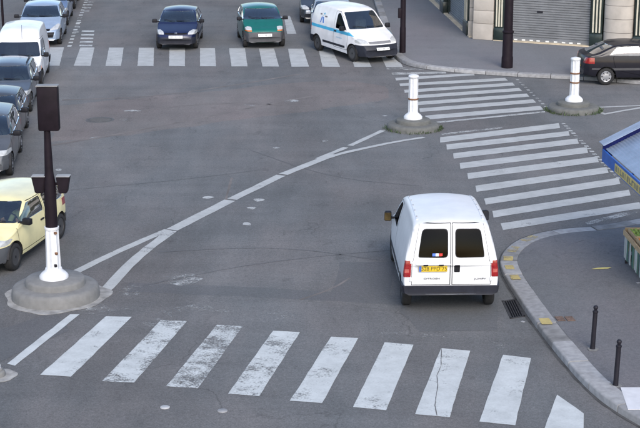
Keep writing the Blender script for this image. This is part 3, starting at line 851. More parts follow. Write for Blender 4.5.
# fruit stand
Q0 = G(623.5, 227.5, .88); Q1 = G(640, 247, .88); g1 = (Q1 - Q0); g1.z = 0; g1.normalize(); g2 = Vector((-g1.y, g1.x, 0)); g2 = g2 if g2.x > 0 else -g2
fs = tag(empty('fruit_stand', (Q0 + g1 + g2 * .6).xy.to_3d() + Vector((0, 0, KZ))), 'low wooden fruit stand with a green and white striped skirt', 'fruit stand')
o0 = Q0 - fs.location; FL, FD = 2.2, 1.1
zt2 = .88 - KZ


def pbox(name, o, a1, l1, a2, l2, z0, z1, m, parent):
    bm = bmesh.new(); prism(bm, [o, o + a1 * l1, o + a1 * l1 + a2 * l2, o + a2 * l2], z0, z1); return fin(name, bm, m, parent)


pbox('table_top', o0 + g1 * .02 + g2 * .02, g1, FL - .04, g2, FD - .04, zt2 - .16, zt2 - .13, WOOD, fs)
pbox('rim_board', o0, g1, FL, g2, .03, zt2 - .15, zt2 - .045, WOOD, fs); pbox('rim_board', o0 + g2 * (FD - .03), g1, FL, g2, .03, zt2 - .15, zt2, WOOD, fs)
pbox('rim_board', o0 + g2 * .032, g1, .03, g2, FD - .064, zt2 - .15, zt2 + .002, WOOD, fs); pbox('rim_board', o0 + g2 * .032 + g1 * (FL - .03), g1, .03, g2, FD - .064, zt2 - .15, zt2 + .002, WOOD, fs)
SKG = pm('green_cloth', (.07, .16, .12), .9); SKW = pm('white_cloth', (.5, .52, .5), .9)
n = int(FL / .085)
for i in range(n):
    a = o0 + g1 * (.03 + i * (FL - .06) / n) + g2 * (.03 + .018 * math.sin(i * 1.9)); pbox('skirt_strip', a, g1, (FL - .06) / n * .98, g2, .01, zt2 - .62, zt2 - .15, SKG if i % 2 else SKW, fs)
n = int(FD / .085)
for i in range(n):
    a = o0 + g2 * (.05 + i * (FD - .1) / n) + g1 * (.03 + .018 * math.sin(i * 1.9)); pbox('skirt_strip', a, g2, (FD - .1) / n * .98, g1, .01, zt2 - .5, zt2 - .15, SKG if i % 2 else SKW, fs)
for s1, s2 in ((.06, .08), (FL - .08, .08), (.06, FD - .08), (FL - .08, FD - .08)):
    q = o0 + g1 * s1 + g2 * s2; bm = bmesh.new(); box(bm, (q.x, q.y, (zt2 - .16) / 2), (.05, .05, zt2 - .16)); fin('leg', bm, BLACKP, fs)
q = o0 + g2 * .25 + g1 * -.03; bm = bmesh.new(); box(bm, (q.x, q.y, .07), (.14, .1, .14), fa, .03); fin('castor', bm, RUBBER, fs, 40)
FRUITS = [pm('fruit_orange', (.6, .22, .03), .5), pm('fruit_red', (.45, .03, .05), .4), pm('fruit_green', (.25, .35, .06), .5), pm('fruit_tan', (.42, .34, .14), .6)]
bm = bmesh.new(); bmesh.ops.create_icosphere(bm, subdivisions=2, radius=.04); fr_me = [fin('fruit', bm, FRUITS[0], None, 180)]
for m in FRUITS[1:]:
    c = fr_me[0].copy(); c.data = fr_me[0].data.copy(); c.data.materials.clear(); c.data.materials.append(m); link(c); fr_me.append(c)
names = ['oranges', 'red apples', 'green pears', 'tan potatoes']
for i in range(3):
    for j in range(2):
        kk = (2, 1, 0, 2, 1, 3)[i * 2 + j]
        cr = tag(empty('fruit_crate', fs.location + Vector((o0.x, o0.y, 0)) + g1 * (.08 + i * .7 + .33) + g2 * (.06 + j * .5 + .24) + Vector((0, 0, zt2 - .13))), 'shallow wooden crate of %s %s on the fruit stand' % (names[kk], ('at the corner by the pavement', 'at the inner corner', 'in mid row by the skirt', 'in mid row inside', 'at far end by skirt', 'at the far inner end')[i * 2 + j]), 'crate', 'crates on the fruit stand')
        cr.rotation_euler = (0, 0, math.atan2(g1.y, g1.x))
        for (x, y, sx, sy) in ((0, -.22, .62, .015), (0, .22, .62, .015), (-.30, 0, .015, .42), (.30, 0, .015, .42)):
            bm = bmesh.new(); box(bm, (x, y, .075), (sx, sy, .14)); fin('slat', bm, WOOD, cr)
        bm = bmesh.new(); box(bm, (0, 0, .01), (.6, .43, .015)); fin('floor', bm, WOOD, cr)
        for a in range(7):
            for b in range(5):
                inst(fr_me[kk], cr, (-.25 + a * .083 + random.uniform(-.008, .008), -.17 + b * .085 + random.uniform(-.008, .008), .085 + random.uniform(0, .035)), None, (random.uniform(.9, 1.1),) * 3)
for o in fr_me: bpy.data.objects.remove(o)

# ------------------------------------------------------------------ vehicles
def interp(tab, x):
    if x <= tab[0][0]: return tab[0][1]
    for (a, p), (b, q) in zip(tab, tab[1:]):
        if x <= b:
            t = (x - a) / (b - a) if b > a else 1; return p + (q - p) * t
    return tab[-1][1]


def sstep(t): t = max(0, min(1, t)); return t * t * (3 - 2 * t)


def in_poly(x, y, P_):
    c = False; n = len(P_)
    for i in range(n):
        x1, y1 = P_[i]; x2, y2 = P_[i - 1]
        if (y1 > y) != (y2 > y) and x < (x2 - x1) * (y - y1) / (y2 - y1) + x1: c = not c
    return c


def rounded(P_, r=.06, k=3):
    """round the corners of a polygon"""
    out = []; n = len(P_)
    for i in range(n):
        p = Vector(P_[i]); a = Vector(P_[i - 1]); b = Vector(P_[(i + 1) % n])
        da = (a - p); db = (b - p); rr = min(r, da.length * .45, db.length * .45)
        s, e = p + da.normalized() * rr, p + db.normalized() * rr
        for j in range(k + 1):
            t = j / k; q = s.lerp(p, t).lerp(p.lerp(e, t), t); out.append((q.x, q.y))
    return out


def inset(P_, d):
    c = Vector((sum(p[0] for p in P_) / len(P_), sum(p[1] for p in P_) / len(P_)))
    xs = [p[0] for p in P_]; ys = [p[1] for p in P_]
    sx = 1 - 2 * d / max(.05, max(xs) - min(xs)); sy = 1 - 2 * d / max(.05, max(ys) - min(ys))
    return [(c.x + (p[0] - c.x) * sx, c.y + (p[1] - c.y) * sy) for p in P_]


class Shell:
    """Body surface lofted along the car (x forward, y to its left, z up), then cut into panels, glass, lamps and bumpers."""
    def __init__(s, sp):
        s.sp = sp; L, W = sp['L'], sp['W']; xf, xr = L / 2, -L / 2
        prof = [Vector((x, z, 0)) for x, z in sp['prof']]
        prof = smooth_pts(prof, 2)
        pts = [prof[0]]
        for a, b in zip(prof, prof[1:]):
            k = max(1, math.ceil((b - a).length / .11)); pts += [a.lerp(b, (j + 1) / k) for j in range(k)]
        wt = sp.get('plan') or [(xr, .80), (xr + .12, .93), (xr + .5, .985), (xr + 1.2, 1), (xf - 1.3, 1), (xf - .6, .96), (xf - .2, .88), (xf, .74)]
        zbt = sp.get('bot') or [(xr, .34), (xr + .5, .24), (xf - .6, .2), (xf, .24)]
        tum = math.tan(R(sp.get('tum', 14))); rc0 = sp.get('rc', .09)
        bf, br = sp.get('bow', (.16, .1))
        s.bm = bm = bmesh.new(); rings = []
        for p in pts:
            x, zt = p.x, p.y
            wd = W / 2 * interp(wt, x); zb = min(interp(zbt, x), zt - .03)
            sh = min(interp(sp['shoulder'], x), zt - min(.05, (zt - zb) * .3)); h = zt - sh
            half = [(0, zb), (wd * .5, zb), (wd - .09, zb), (wd - .03, zb + min(.03, .2 * (sh - zb)))]
            ns = 8
            for i in range(1, ns + 1):
                t = i / ns; z = zb + (sh - zb) * t; zz = max(zb + min(.03, .2 * (sh - zb)), z)
                bulge = .035 * (2 * t - 1.05) ** 2
                half.append((wd - bulge * wd, zz))
            y0 = half[-1][0]
            crown = min(.06, .3 * h); rc = min(rc0, .35 * h); wr = max(.15, y0 - tum * max(0, h - crown - .02))
            ng = 6
            for i in range(1, ng + 1):
                t = i / ng; half.append((y0 + (wr - y0) * t + .02 * math.sin(t * math.pi) * min(1, h / .4), sh + (h - crown - rc) * t))
            for i in range(1, 5):
                a = i / 4 * math.pi / 2; half.append((wr - rc + rc * math.cos(a), zt - crown - rc + rc * math.sin(a)))
            yr_ = wr - rc
            for i in range(1, 7):
                t = 1 - i / 6; half.append((yr_ * t, zt - crown * t * t))
            def X(y):
                q = (abs(y) / (W / 2)) ** 2
                return x - (bf * sstep((x - .1) / (xf - .1)) if x > .1 else 0) * q + (br * sstep((-x - .1) / (-xr - .1)) if x < -.1 else 0) * q
            ring = [bm.verts.new((X(y), y, z)) for y, z in half] + [bm.verts.new((X(y), -y, z)) for y, z in half[1:-1][::-1]]
            rings.append(ring)
        n = len(rings[0])
        for a, b in zip(rings, rings[1:]):
            for i in range(n):
                j = (i + 1) % n
                try: bm.faces.new((a[i], a[j], b[j], b[i]))
                except ValueError: pass
        m_ = n // 2
        for ring in (rings[0], rings[-1]):      # end caps as strips between mirrored points
            for i in range(0, m_):
                a, b = ring[i], ring[i + 1]; c, d = ring[-(i + 1)] if i + 1 < n else ring[0], ring[-i] if i else ring[0]
                vs = []
                for v in (a, b, c, d):
                    if v not in vs: vs.append(v)
                if len(vs) >= 3:
                    try: bm.faces.new(vs)
                    except ValueError: pass
        bmesh.ops.remove_doubles(bm, verts=bm.verts[:], dist=.0006)
        bmesh.ops.recalc_face_normals(bm, faces=bm.faces[:])
        bm.normal_update()
        if sum(f.normal.z * f.calc_area() for f in bm.faces if f.calc_center_median().z > 1.0) < 0: bmesh.ops.reverse_faces(bm, faces=bm.faces[:])
        bm.normal_update(); bm.faces.ensure_lookup_table()
        s.tree = BVHTree.FromBMesh(bm)
        s.lay = bm.faces.layers.int.new('tag'); s.tags = ['body']; s.meta = [dict(name='body')]

    def surf(s, axis, a, b, sign):
        """point and normal on the outside: axis 'x': (a,b)=(y,z); axis 'y': (a,b)=(x,z)"""
        if axis == 'x': o, d = Vector((sign * 6, a, b)), Vector((-sign, 0, 0))
        elif axis == 'y': o, d = Vector((a, sign * 3, b)), Vector((0, -sign, 0))
        else: o, d = Vector((a, b, 4)), Vector((0, 0, -1))
        r = s.tree.ray_cast(o, d)
        return (r[0], r[1]) if r[0] else (Vector((a if axis != 'x' else sign * s.sp['L'] / 2, b if axis == 'z' else 0, b)), -d)

    def newtag(s, **meta): s.meta.append(meta); return len(s.meta) - 1

    def cut(s, proj, P_, tid, nmin=.25, over=None, lim=None):
        bm = s.bm; lay = s.lay
        ax = {'L': 1, 'R': 1, 'F': 0, 'B': 0, 'T': 2}[proj]; sg_ = {'L': 1, 'R': -1, 'F': 1, 'B': -1, 'T': 1}[proj]
        ia, ib = ((1, 2), (0, 2), (0, 1))[ax]
        xs = [p[0] for p in P_]; ys = [p[1] for p in P_]; x0, x1, y0, y1 = min(xs), max(xs), min(ys), max(ys)
        def ok(f):
            if over is not None and f[lay] not in over: return False
            if f.normal[ax] * sg_ < nmin: return False
            a0 = b0 = 9e9; a1 = b1 = -9e9; o0_ = 9e9; o1_ = -9e9
            for v in f.verts:
                c = v.co; a, b, o = c[ia], c[ib], c[ax]
                a0 = min(a0, a); a1 = max(a1, a); b0 = min(b0, b); b1 = max(b1, b); o0_ = min(o0_, o); o1_ = max(o1_, o)
            if lim and (o1_ < lim[0] or o0_ > lim[1]): return False
            return a1 > x0 and a0 < x1 and b1 > y0 and b0 < y1
        cand = [f for f in bm.faces if ok(f)]
        n = len(P_)
        for i in range(n):
            p, q = P_[i - 1], P_[i]
            dx, dy = q[0] - p[0], q[1] - p[1]
            if abs(dx) + abs(dy) < 1e-6: continue
            mx0, mx1, my0, my1 = min(p[0], q[0]) - .004, max(p[0], q[0]) + .004, min(p[1], q[1]) - .004, max(p[1], q[1]) + .004
            sel = []; rest = []
            for f in cand:
                cs = [(v.co[ia], v.co[ib]) for v in f.verts]
                if max(c[0] for c in cs) < mx0 or min(c[0] for c in cs) > mx1 or max(c[1] for c in cs) < my0 or min(c[1] for c in cs) > my1: rest.append(f); continue
                sd_ = [(c[0] - p[0]) * -dy + (c[1] - p[1]) * dx for c in cs]
                (sel if min(sd_) < -1e-7 and max(sd_) > 1e-7 else rest).append(f)
            if not sel: continue
            co = [0, 0, 0]; no = [0, 0, 0]; co[ia], co[ib] = p; no[ia], no[ib] = -dy, dx
            geom = list({e for f in sel for e in f.edges}) + list({v for f in sel for v in f.verts}) + sel
            r = bmesh.ops.bisect_plane(bm, geom=geom, dist=1e-5, plane_co=co, plane_no=Vector(no).normalized())
            cand = rest + [f for f in r['geom'] if isinstance(f, bmesh.types.BMFace)]
        for f in cand:
            if not f.is_valid: continue
            c = f.calc_center_median()
            if in_poly(c[ia], c[ib], P_) and (not lim or lim[0] <= c[ax] <= lim[1]): f[lay] = tid

    def side(s, name, P_, mat, off=0., nmin=.25, sides='LR', seam=None, over=None, parent=None, rnd=0., lim=None, keep=None):
        ids = []
        for sd_ in sides:
            Q = rounded(P_, rnd) if rnd else P_
            if seam:
                t0 = s.newtag(name='seam', mat=SEAMB, off=-.014, seam=True); s.cut(sd_, Q, t0, nmin, over, lim); Q = inset(Q, seam)
                o2 = [t0]
            else: o2 = over
            t = s.newtag(name=name, mat=mat, off=off, parent=parent[len(ids)] if isinstance(parent, list) else parent); s.cut(sd_, Q, t, nmin, o2, lim); ids.append(t)
        return ids

    def end(s, name, P_, mat, off=0., front=True, nmin=.2, mirror=False, seam=None, over=None, rnd=0., lim=None, parent=None, wrap=None):
        ids = []
        for mi in ((1, -1) if mirror else (1,)):
            Q = [(mi * a, b) for a, b in P_]
            if rnd: Q = rounded(Q, rnd)
            if seam:
                t0 = s.newtag(name='seam', mat=SEAMB, off=-.014, seam=True); s.cut('F' if front else 'B', Q, t0, nmin, over, lim); Q = inset(Q, seam); o2 = [t0]
            else: o2 = over
            t = s.newtag(name=name, mat=mat, off=off, parent=parent); s.cut('F' if front else 'B', Q, t, nmin, o2, lim); ids.append(t)
        return ids

    def bumper(s, front, z0, z1, depth, mat, off=.02, name='bumper'):
        L = s.sp['L'] / 2; t = s.newtag(name=name, mat=mat, off=off)
        W = s.sp['W']
        s.cut('F' if front else 'B', [(-W, z0), (W, z0), (W, z1), (-W, z1)], t, .3, None, (L - depth, L + 1) if front else (-L - 1, -L + depth))
        x0, x1 = (L - depth, L + 1) if front else (-L - 1, -L + depth)
        for sd_ in 'LR': s.cut(sd_, [(x0, z0), (x1, z0), (x1, z1), (x0, z1)], t, .2)
        return t

    def build(s, root, paint):
        bm = s.bm; lay = s.lay; sp = s.sp
        # wheel arches
        dt = s.newtag(name='hole')
        for ax_ in sp['axles']:
            P_ = [(ax_ + (sp['wr'] + .055) * math.cos(2 * math.pi * k / 24), sp['wr'] + (sp['wr'] + .055) * math.sin(2 * math.pi * k / 24)) for k in range(24)]
            for sd_ in 'LR': s.cut(sd_, P_, dt, .1)
            for f in bm.faces:
                c = f.calc_center_median()
                if f.normal.z < -.3 and abs(c.y) > sp['W'] / 2 - .28 and abs(c.x - ax_) < sp['wr'] + .03: f[lay] = dt
        ut = s.newtag(name='underbody', mat=LINING, off=0)
        for f in bm.faces:
            if f[lay] != dt and f.normal.z < -.5 and f.calc_center_median().z < .6: f[lay] = ut
        bm.normal_update()
        vn = {v: v.normal.copy() for v in bm.verts}
        groups = {}
        for f in bm.faces: groups.setdefault(f[lay], []).append(f)
        objs = {}
        for tid in sorted(groups):
            if tid == dt: continue
            fs_ = groups[tid]; me_ = s.meta[tid]; off = me_.get('off', 0.)
            nb = bmesh.new(); mp = {}; base = {}
            for f in fs_:
                vs = []
                for v in f.verts:
                    if v not in mp: mp[v] = nb.verts.new(v.co + vn[v] * off)
                    vs.append(mp[v])
                try: nb.faces.new(vs)
                except ValueError: pass
            if off:
                fset = set(fs_)
                for f in fs_:
                    for e in f.edges:
                        if any(g not in fset for g in e.link_faces):
                            a, b = e.verts
                            for v in (a, b):
                                if v not in base: base[v] = nb.verts.new(v.co - vn[v] * (.004 if off > 0 else -.001))
                            try: nb.faces.new((mp[a], mp[b], base[b], base[a]))
                            except ValueError: pass
                bmesh.ops.recalc_face_normals(nb, faces=nb.faces[:]) if off > .012 else None
            m = me_.get('mat') or paint
            par = root
            if me_.get('parent') is not None and me_['parent'] in objs: par = objs[me_['parent']]
            objs[tid] = fin('panel_gap' if me_.get('seam') else me_['name'], nb, m, par, 38)
        # lining inside
        nb = bmesh.new(); mp = {}
        for tid, fs_ in groups.items():
            if tid == dt or s.meta[tid].get('glass') or 'window' in s.meta[tid]['name'] or 'windscreen' in s.meta[tid]['name']: continue
            for f in fs_:
                vs = []
                for v in f.verts:
                    if v not in mp: mp[v] = nb.verts.new(v.co - vn[v] * .03)
                    vs.append(mp[v])
                try: nb.faces.new(vs)
                except ValueError: pass
        fin('lining', nb, LINING, root)
        bm.free()
        return objs


WHEELS = {}


def wheel_meshes(r, style):
    key = (r, style)
    if key in WHEELS: return WHEELS[key]
    wd = .18
    bm = bmesh.new(); rr = r * .64
    lathe(bm, [(rr, -wd * .40), (rr + .015, -wd * .5), (r * .9, -wd * .5), (r * .985, -wd * .38), (r, -wd * .2), (r, wd * .2), (r * .985, wd * .38), (r * .9, wd * .5), (rr + .015, wd * .5), (rr, wd * .40), (rr * .9, wd * .2), (rr * .9, -wd * .2), (rr, -wd * .4)], 28, axis='y')
    ty = bpy.data.meshes.new('tyre'); bm.to_mesh(ty); bm.free(); ty.materials.append(RUBBER)
    ty.polygons.foreach_set('use_smooth', [True] * len(ty.polygons)); ty.set_sharp_from_angle(angle=R(50))
    bm = bmesh.new()
    if style == 'steel':
        lathe(bm, [(rr, wd * .42), (rr * .93, wd * .44), (rr * .86, wd * .25), (rr * .6, wd * .16), (rr * .52, wd * .26), (rr * .3, wd * .28), (rr * .26, wd * .34), (.001, wd * .36)], 24, axis='y')
        for k in range(10):
            a = 2 * math.pi * k / 10; box(bm, (rr * .72 * math.cos(a), wd * .2, rr * .72 * math.sin(a)), (.035, .02, .035))
        mats = RIMD
    else:
        lathe(bm, [(rr, wd * .42), (rr * .94, wd * .47), (rr * .86, wd * .44), (rr * .5, wd * .50), (rr * .2, wd * .52), (.001, wd * .52)], 28, axis='y')
        mats = RIMM
    rm = bpy.data.meshes.new('rim'); bm.normal_update(); bm.to_mesh(rm); bm.free(); rm.materials.append(mats)
    rm.polygons.foreach_set('use_smooth', [True] * len(rm.polygons)); rm.set_sharp_from_angle(angle=R(35))
    bm = bmesh.new()
    if style != 'steel':
        for k in range(7):
            a = 2 * math.pi * k / 7; box(bm, (rr * .7 * math.cos(a), wd * .47, rr * .7 * math.sin(a)), (.055, .02, .022), 0, 0, Matrix.Rotation(-a, 3, 'Y').to_quaternion())
    else:
        lathe(bm, [(rr * .2, wd * .3), (rr * .18, wd * .42), (.001, wd * .43)], 14, axis='y')
    hb_ = bpy.data.meshes.new('slot'); bm.to_mesh(hb_); bm.free(); hb_.materials.append(BLACKPL)
    WHEELS[key] = (ty, rm, hb_)
    return WHEELS[key]


def add_wheels(root, sp):
    ty, rm, hb_ = wheel_meshes(sp['wr'], sp.get('rim', 'cover'))
    for ax_ in sp['axles']:
        for sg_ in (1, -1):
            y = sg_ * (sp['W'] / 2 - .115)
            wo_ = link(bpy.data.objects.new('wheel', ty), root); wo_.location = (ax_, y, sp['wr']); wo_.rotation_euler = (0, 0, 0 if sg_ > 0 else math.pi)
            if ax_ > 0 and sp.get('steer'): wo_.rotation_euler.z += sp['steer']
            link(bpy.data.objects.new('rim', rm), wo_); link(bpy.data.objects.new('rim_slot', hb_), wo_)
            bm = bmesh.new(); r = sp['wr'] + .055; n = 16; prev = None
            for i in range(n + 1):
                a = .1 + (math.pi - .2) * i / n
                p = [bm.verts.new((r * math.cos(a), yy, r * math.sin(a))) for yy in (-sg_ * .30, sg_ * .075)]
                if prev: bm.faces.new((prev[0], prev[1], p[1], p[0]))
                prev = p
            bm.faces.new([bm.verts.new((r * math.cos(a), -sg_ * .30, r * math.sin(a))) for a in [.02 + (math.pi - .04) * i / n for i in range(n + 1)]])
            fin('wheel_well', bm, LINING, root, loc=(ax_, y, sp['wr']))


def seat_mesh():
    bm = bmesh.new()
    box(bm, (0, 0, .12), (.48, .48, .16), 0, .05)
    box(bm, (-.25, 0, .45), (.14, .46, .62), 0, .05, Matrix.Rotation(R(-14), 3, 'Y').to_quaternion())
    box(bm, (-.36, 0, .82), (.1, .26, .18), 0, .04, Matrix.Rotation(R(-10), 3, 'Y').to_quaternion())
    me = bpy.data.meshes.new('seat'); bm.normal_update(); bm.to_mesh(me); bm.free(); me.materials.append(SEATM); return me


SEAT = seat_mesh()


def add_interior(root, sp):
    xs = sp['seatx']; zf = sp.get('seatz', .38)
    bm = bmesh.new(); box(bm, (sp.get('floorx', 0), 0, zf - .04), (sp['L'] * .68, sp['W'] - .26, .04)); fin('cabin_floor', bm, LINING, root)
    for sy in (-1, 1):
        o = link(bpy.data.objects.new('seat', SEAT), root); o.location = (xs, sy * .36, zf)
        if sp.get('rearseat'):
            o = link(bpy.data.objects.new('seat', SEAT), root); o.location = (xs - .85, sy * .33, zf); o.scale = (1, 1.25, .92)
    dx = sp['dash']; bm = bmesh.new(); box(bm, (dx, 0, sp['cowl'] - .14), (.42, sp['W'] - .22, .2), 0, .05); fin('dashboard', bm, LINING, root, 40)
    bm = bmesh.new(); n = 18; pts = [(0, .18 * math.cos(2 * math.pi * i / n), .18 * math.sin(2 * math.pi * i / n)) for i in range(n + 1)]; tube(bm, pts, .016, 6)
    tube(bm, [(0, -.17, 0), (.03, 0, 0), (0, .17, 0)], .018, 6)
    fin('steering_wheel', bm, BLACKPL, root, 60, loc=(dx - .28, .36, sp['cowl'] - .06), rot=(0, R(-25), 0))


def add_mirror(root, sh_, x, z, mat, sz=(.13, .2, .14), glass=None):
    for sg_ in (1, -1):
        p, _n = sh_.surf('y', x, z, sg_)
        bm = bmesh.new(); box(bm, (0, 0, 0), sz, 0, .03, taper=.92); 
        o = fin('wing_mirror', bm, mat, root, 40, loc=(x - .02, p.y + sg_ * (sz[1] / 2 + .055), z + .05), rot=(0, 0, -sg_ * R(8)))
        bm = bmesh.new(); box(bm, (.0, -sg_ * (sz[1] / 2 + .03), -.035), (.06, .12, .04), 0, .01); fin('mirror_arm', bm, BLACKPL, o)
        bm = bmesh.new(); box(bm, (-sz[0] / 2 - .002, 0, 0), (.006, sz[1] * .84, sz[2] * .78), 0, 0); fin('mirror_glass', bm, (glass if sg_ > 0 else DARKPL) if glass else MIRG, o)


def add_plate(root, sh_, front, y, z, mat, wd=.52, h=.11, marks=True, text=None):
    sg_ = 1 if front else -1
    p, nrm = sh_.surf('x', y, z, sg_)
    tilt = math.asin(max(-.5, min(.5, nrm.z)))
    bm = bmesh.new(); box(bm, (0, 0, 0), (.012, wd, h), 0, .004)
    o = fin('number_plate', bm, mat, root, 40, loc=(p.x + sg_ * .034, y, z), rot=(0, -sg_ * tilt, 0))
    if text:
        cu = bpy.data.curves.new('lettering', 'FONT'); cu.body = text; cu.size = .115; cu.align_x = 'CENTER'; cu.align_y = 'CENTER'; cu.extrude = .0006; cu.space_character = 1.02
        tmp = bpy.data.objects.new('lettering', cu); C.objects.link(tmp)
        me = bpy.data.meshes.new_from_object(tmp); bpy.data.objects.remove(tmp)
        me.materials.clear(); me.materials.append(INK)
        t_ = link(bpy.data.objects.new('lettering', me), o)
        t_.rotation_euler = (R(90), 0, R(90) if front else R(-90)); t_.location = (sg_ * .0075, .0 if front else -.022, 0); t_.scale = (.86, .9, 1)
        bm = bmesh.new(); box(bm, (sg_ * .0035, (wd / 2 - .028) * (1 if not front else -1), 0), (.007, .046, h * .96)); fin('blue_strip', bm, PLATEB, o)
    elif marks:
        bm = bmesh.new()
        for k in range(9):
            if k in (3, 6): continue
            box(bm, (sg_ * .0065, -.2 + k * .05, 0), (.002, .028, h * .55))
        pmk = fin('plate_marks', bm, pm('faint_plate_marks', (.3, .3, .31), .6) if 'faint_plate_marks' not in bpy.data.materials else bpy.data.materials['faint_plate_marks'], o); pmk['kind'] = 'stuff'
    return o


def add_wipers(root, sh_, xs, spans):
    for (y0, z0), (y1, z1) in spans:
        pts = []
        for k in range(5):
            t = k / 4; y = y0 + (y1 - y0) * t; z = z0 + (z1 - z0) * t; p, nn = sh_.surf('x', y, z, 1); pts.append(p + nn * .02)
        bm = bmesh.new(); tube(bm, pts, .010, 5); fin('wiper', bm, BLACKPL, root)


def vehicle(name, label, loc, yaw, sp, paint, detail, cat='car', group=None):
    root = tag(empty(name, (loc[0], loc[1], .004), yaw), label, cat, group)
    sh_ = Shell(sp)
    detail(sh_, root, sp)
    objs = sh_.build(root, paint)
    if sp.get('after'): sp['after'](root, sh_, objs)
    add_wheels(root, sp); add_interior(root, sp)
    return root


def hatch_spec(L, W, H, **k):
    """A small car from a handful of proportions. Lengths from the nose: bonnet end (cowl), windscreen top, roof end, tail top."""
    xf = L / 2; cz = k.get('cowl', .92); nose = k.get('nose', .66); cw = xf - k.get('cowlx', .95); wt = xf - k.get('wtx', 1.62); re = -xf + k.get('rend', .55); tz = k.get('tailz', .92)
    prof = [(-xf, .62), (-xf + .05, tz - .1), (-xf + .1, tz)]
    if k.get('boot'): prof += [(-xf + k['boot'], tz + .04)]
    prof += [(re, H - .07), (re + .3, H - .015), (.0 if wt > .4 else -.25, H), (wt, H - .06), (cw, cz), (cw + .08, cz - .025), (xf - .35, nose + .08), (xf - .12, nose), (xf - .03, nose - .13), (xf, .45)]
    sp = dict(L=L, W=W, H=H, prof=prof, shoulder=[(-xf, tz - .02), (cw, cz - .06), (xf - .3, nose)], axles=(xf - k.get('fo', .72), -xf + k.get('ro', .62)), wr=k.get('wr', .285), cowl=cz, dash=cw - .22, seatx=k.get('seatx', -.12), rearseat=True, cw=cw, wt=wt, re=re, tz=tz, nose=nose, tum=k.get('tum', 17), rc=k.get('rc', .07), boot=k.get('boot'))
    sp.update({a: b for a, b in k.items() if a in ('bow', 'plan', 'rim', 'steer', 'after')})
    return sp


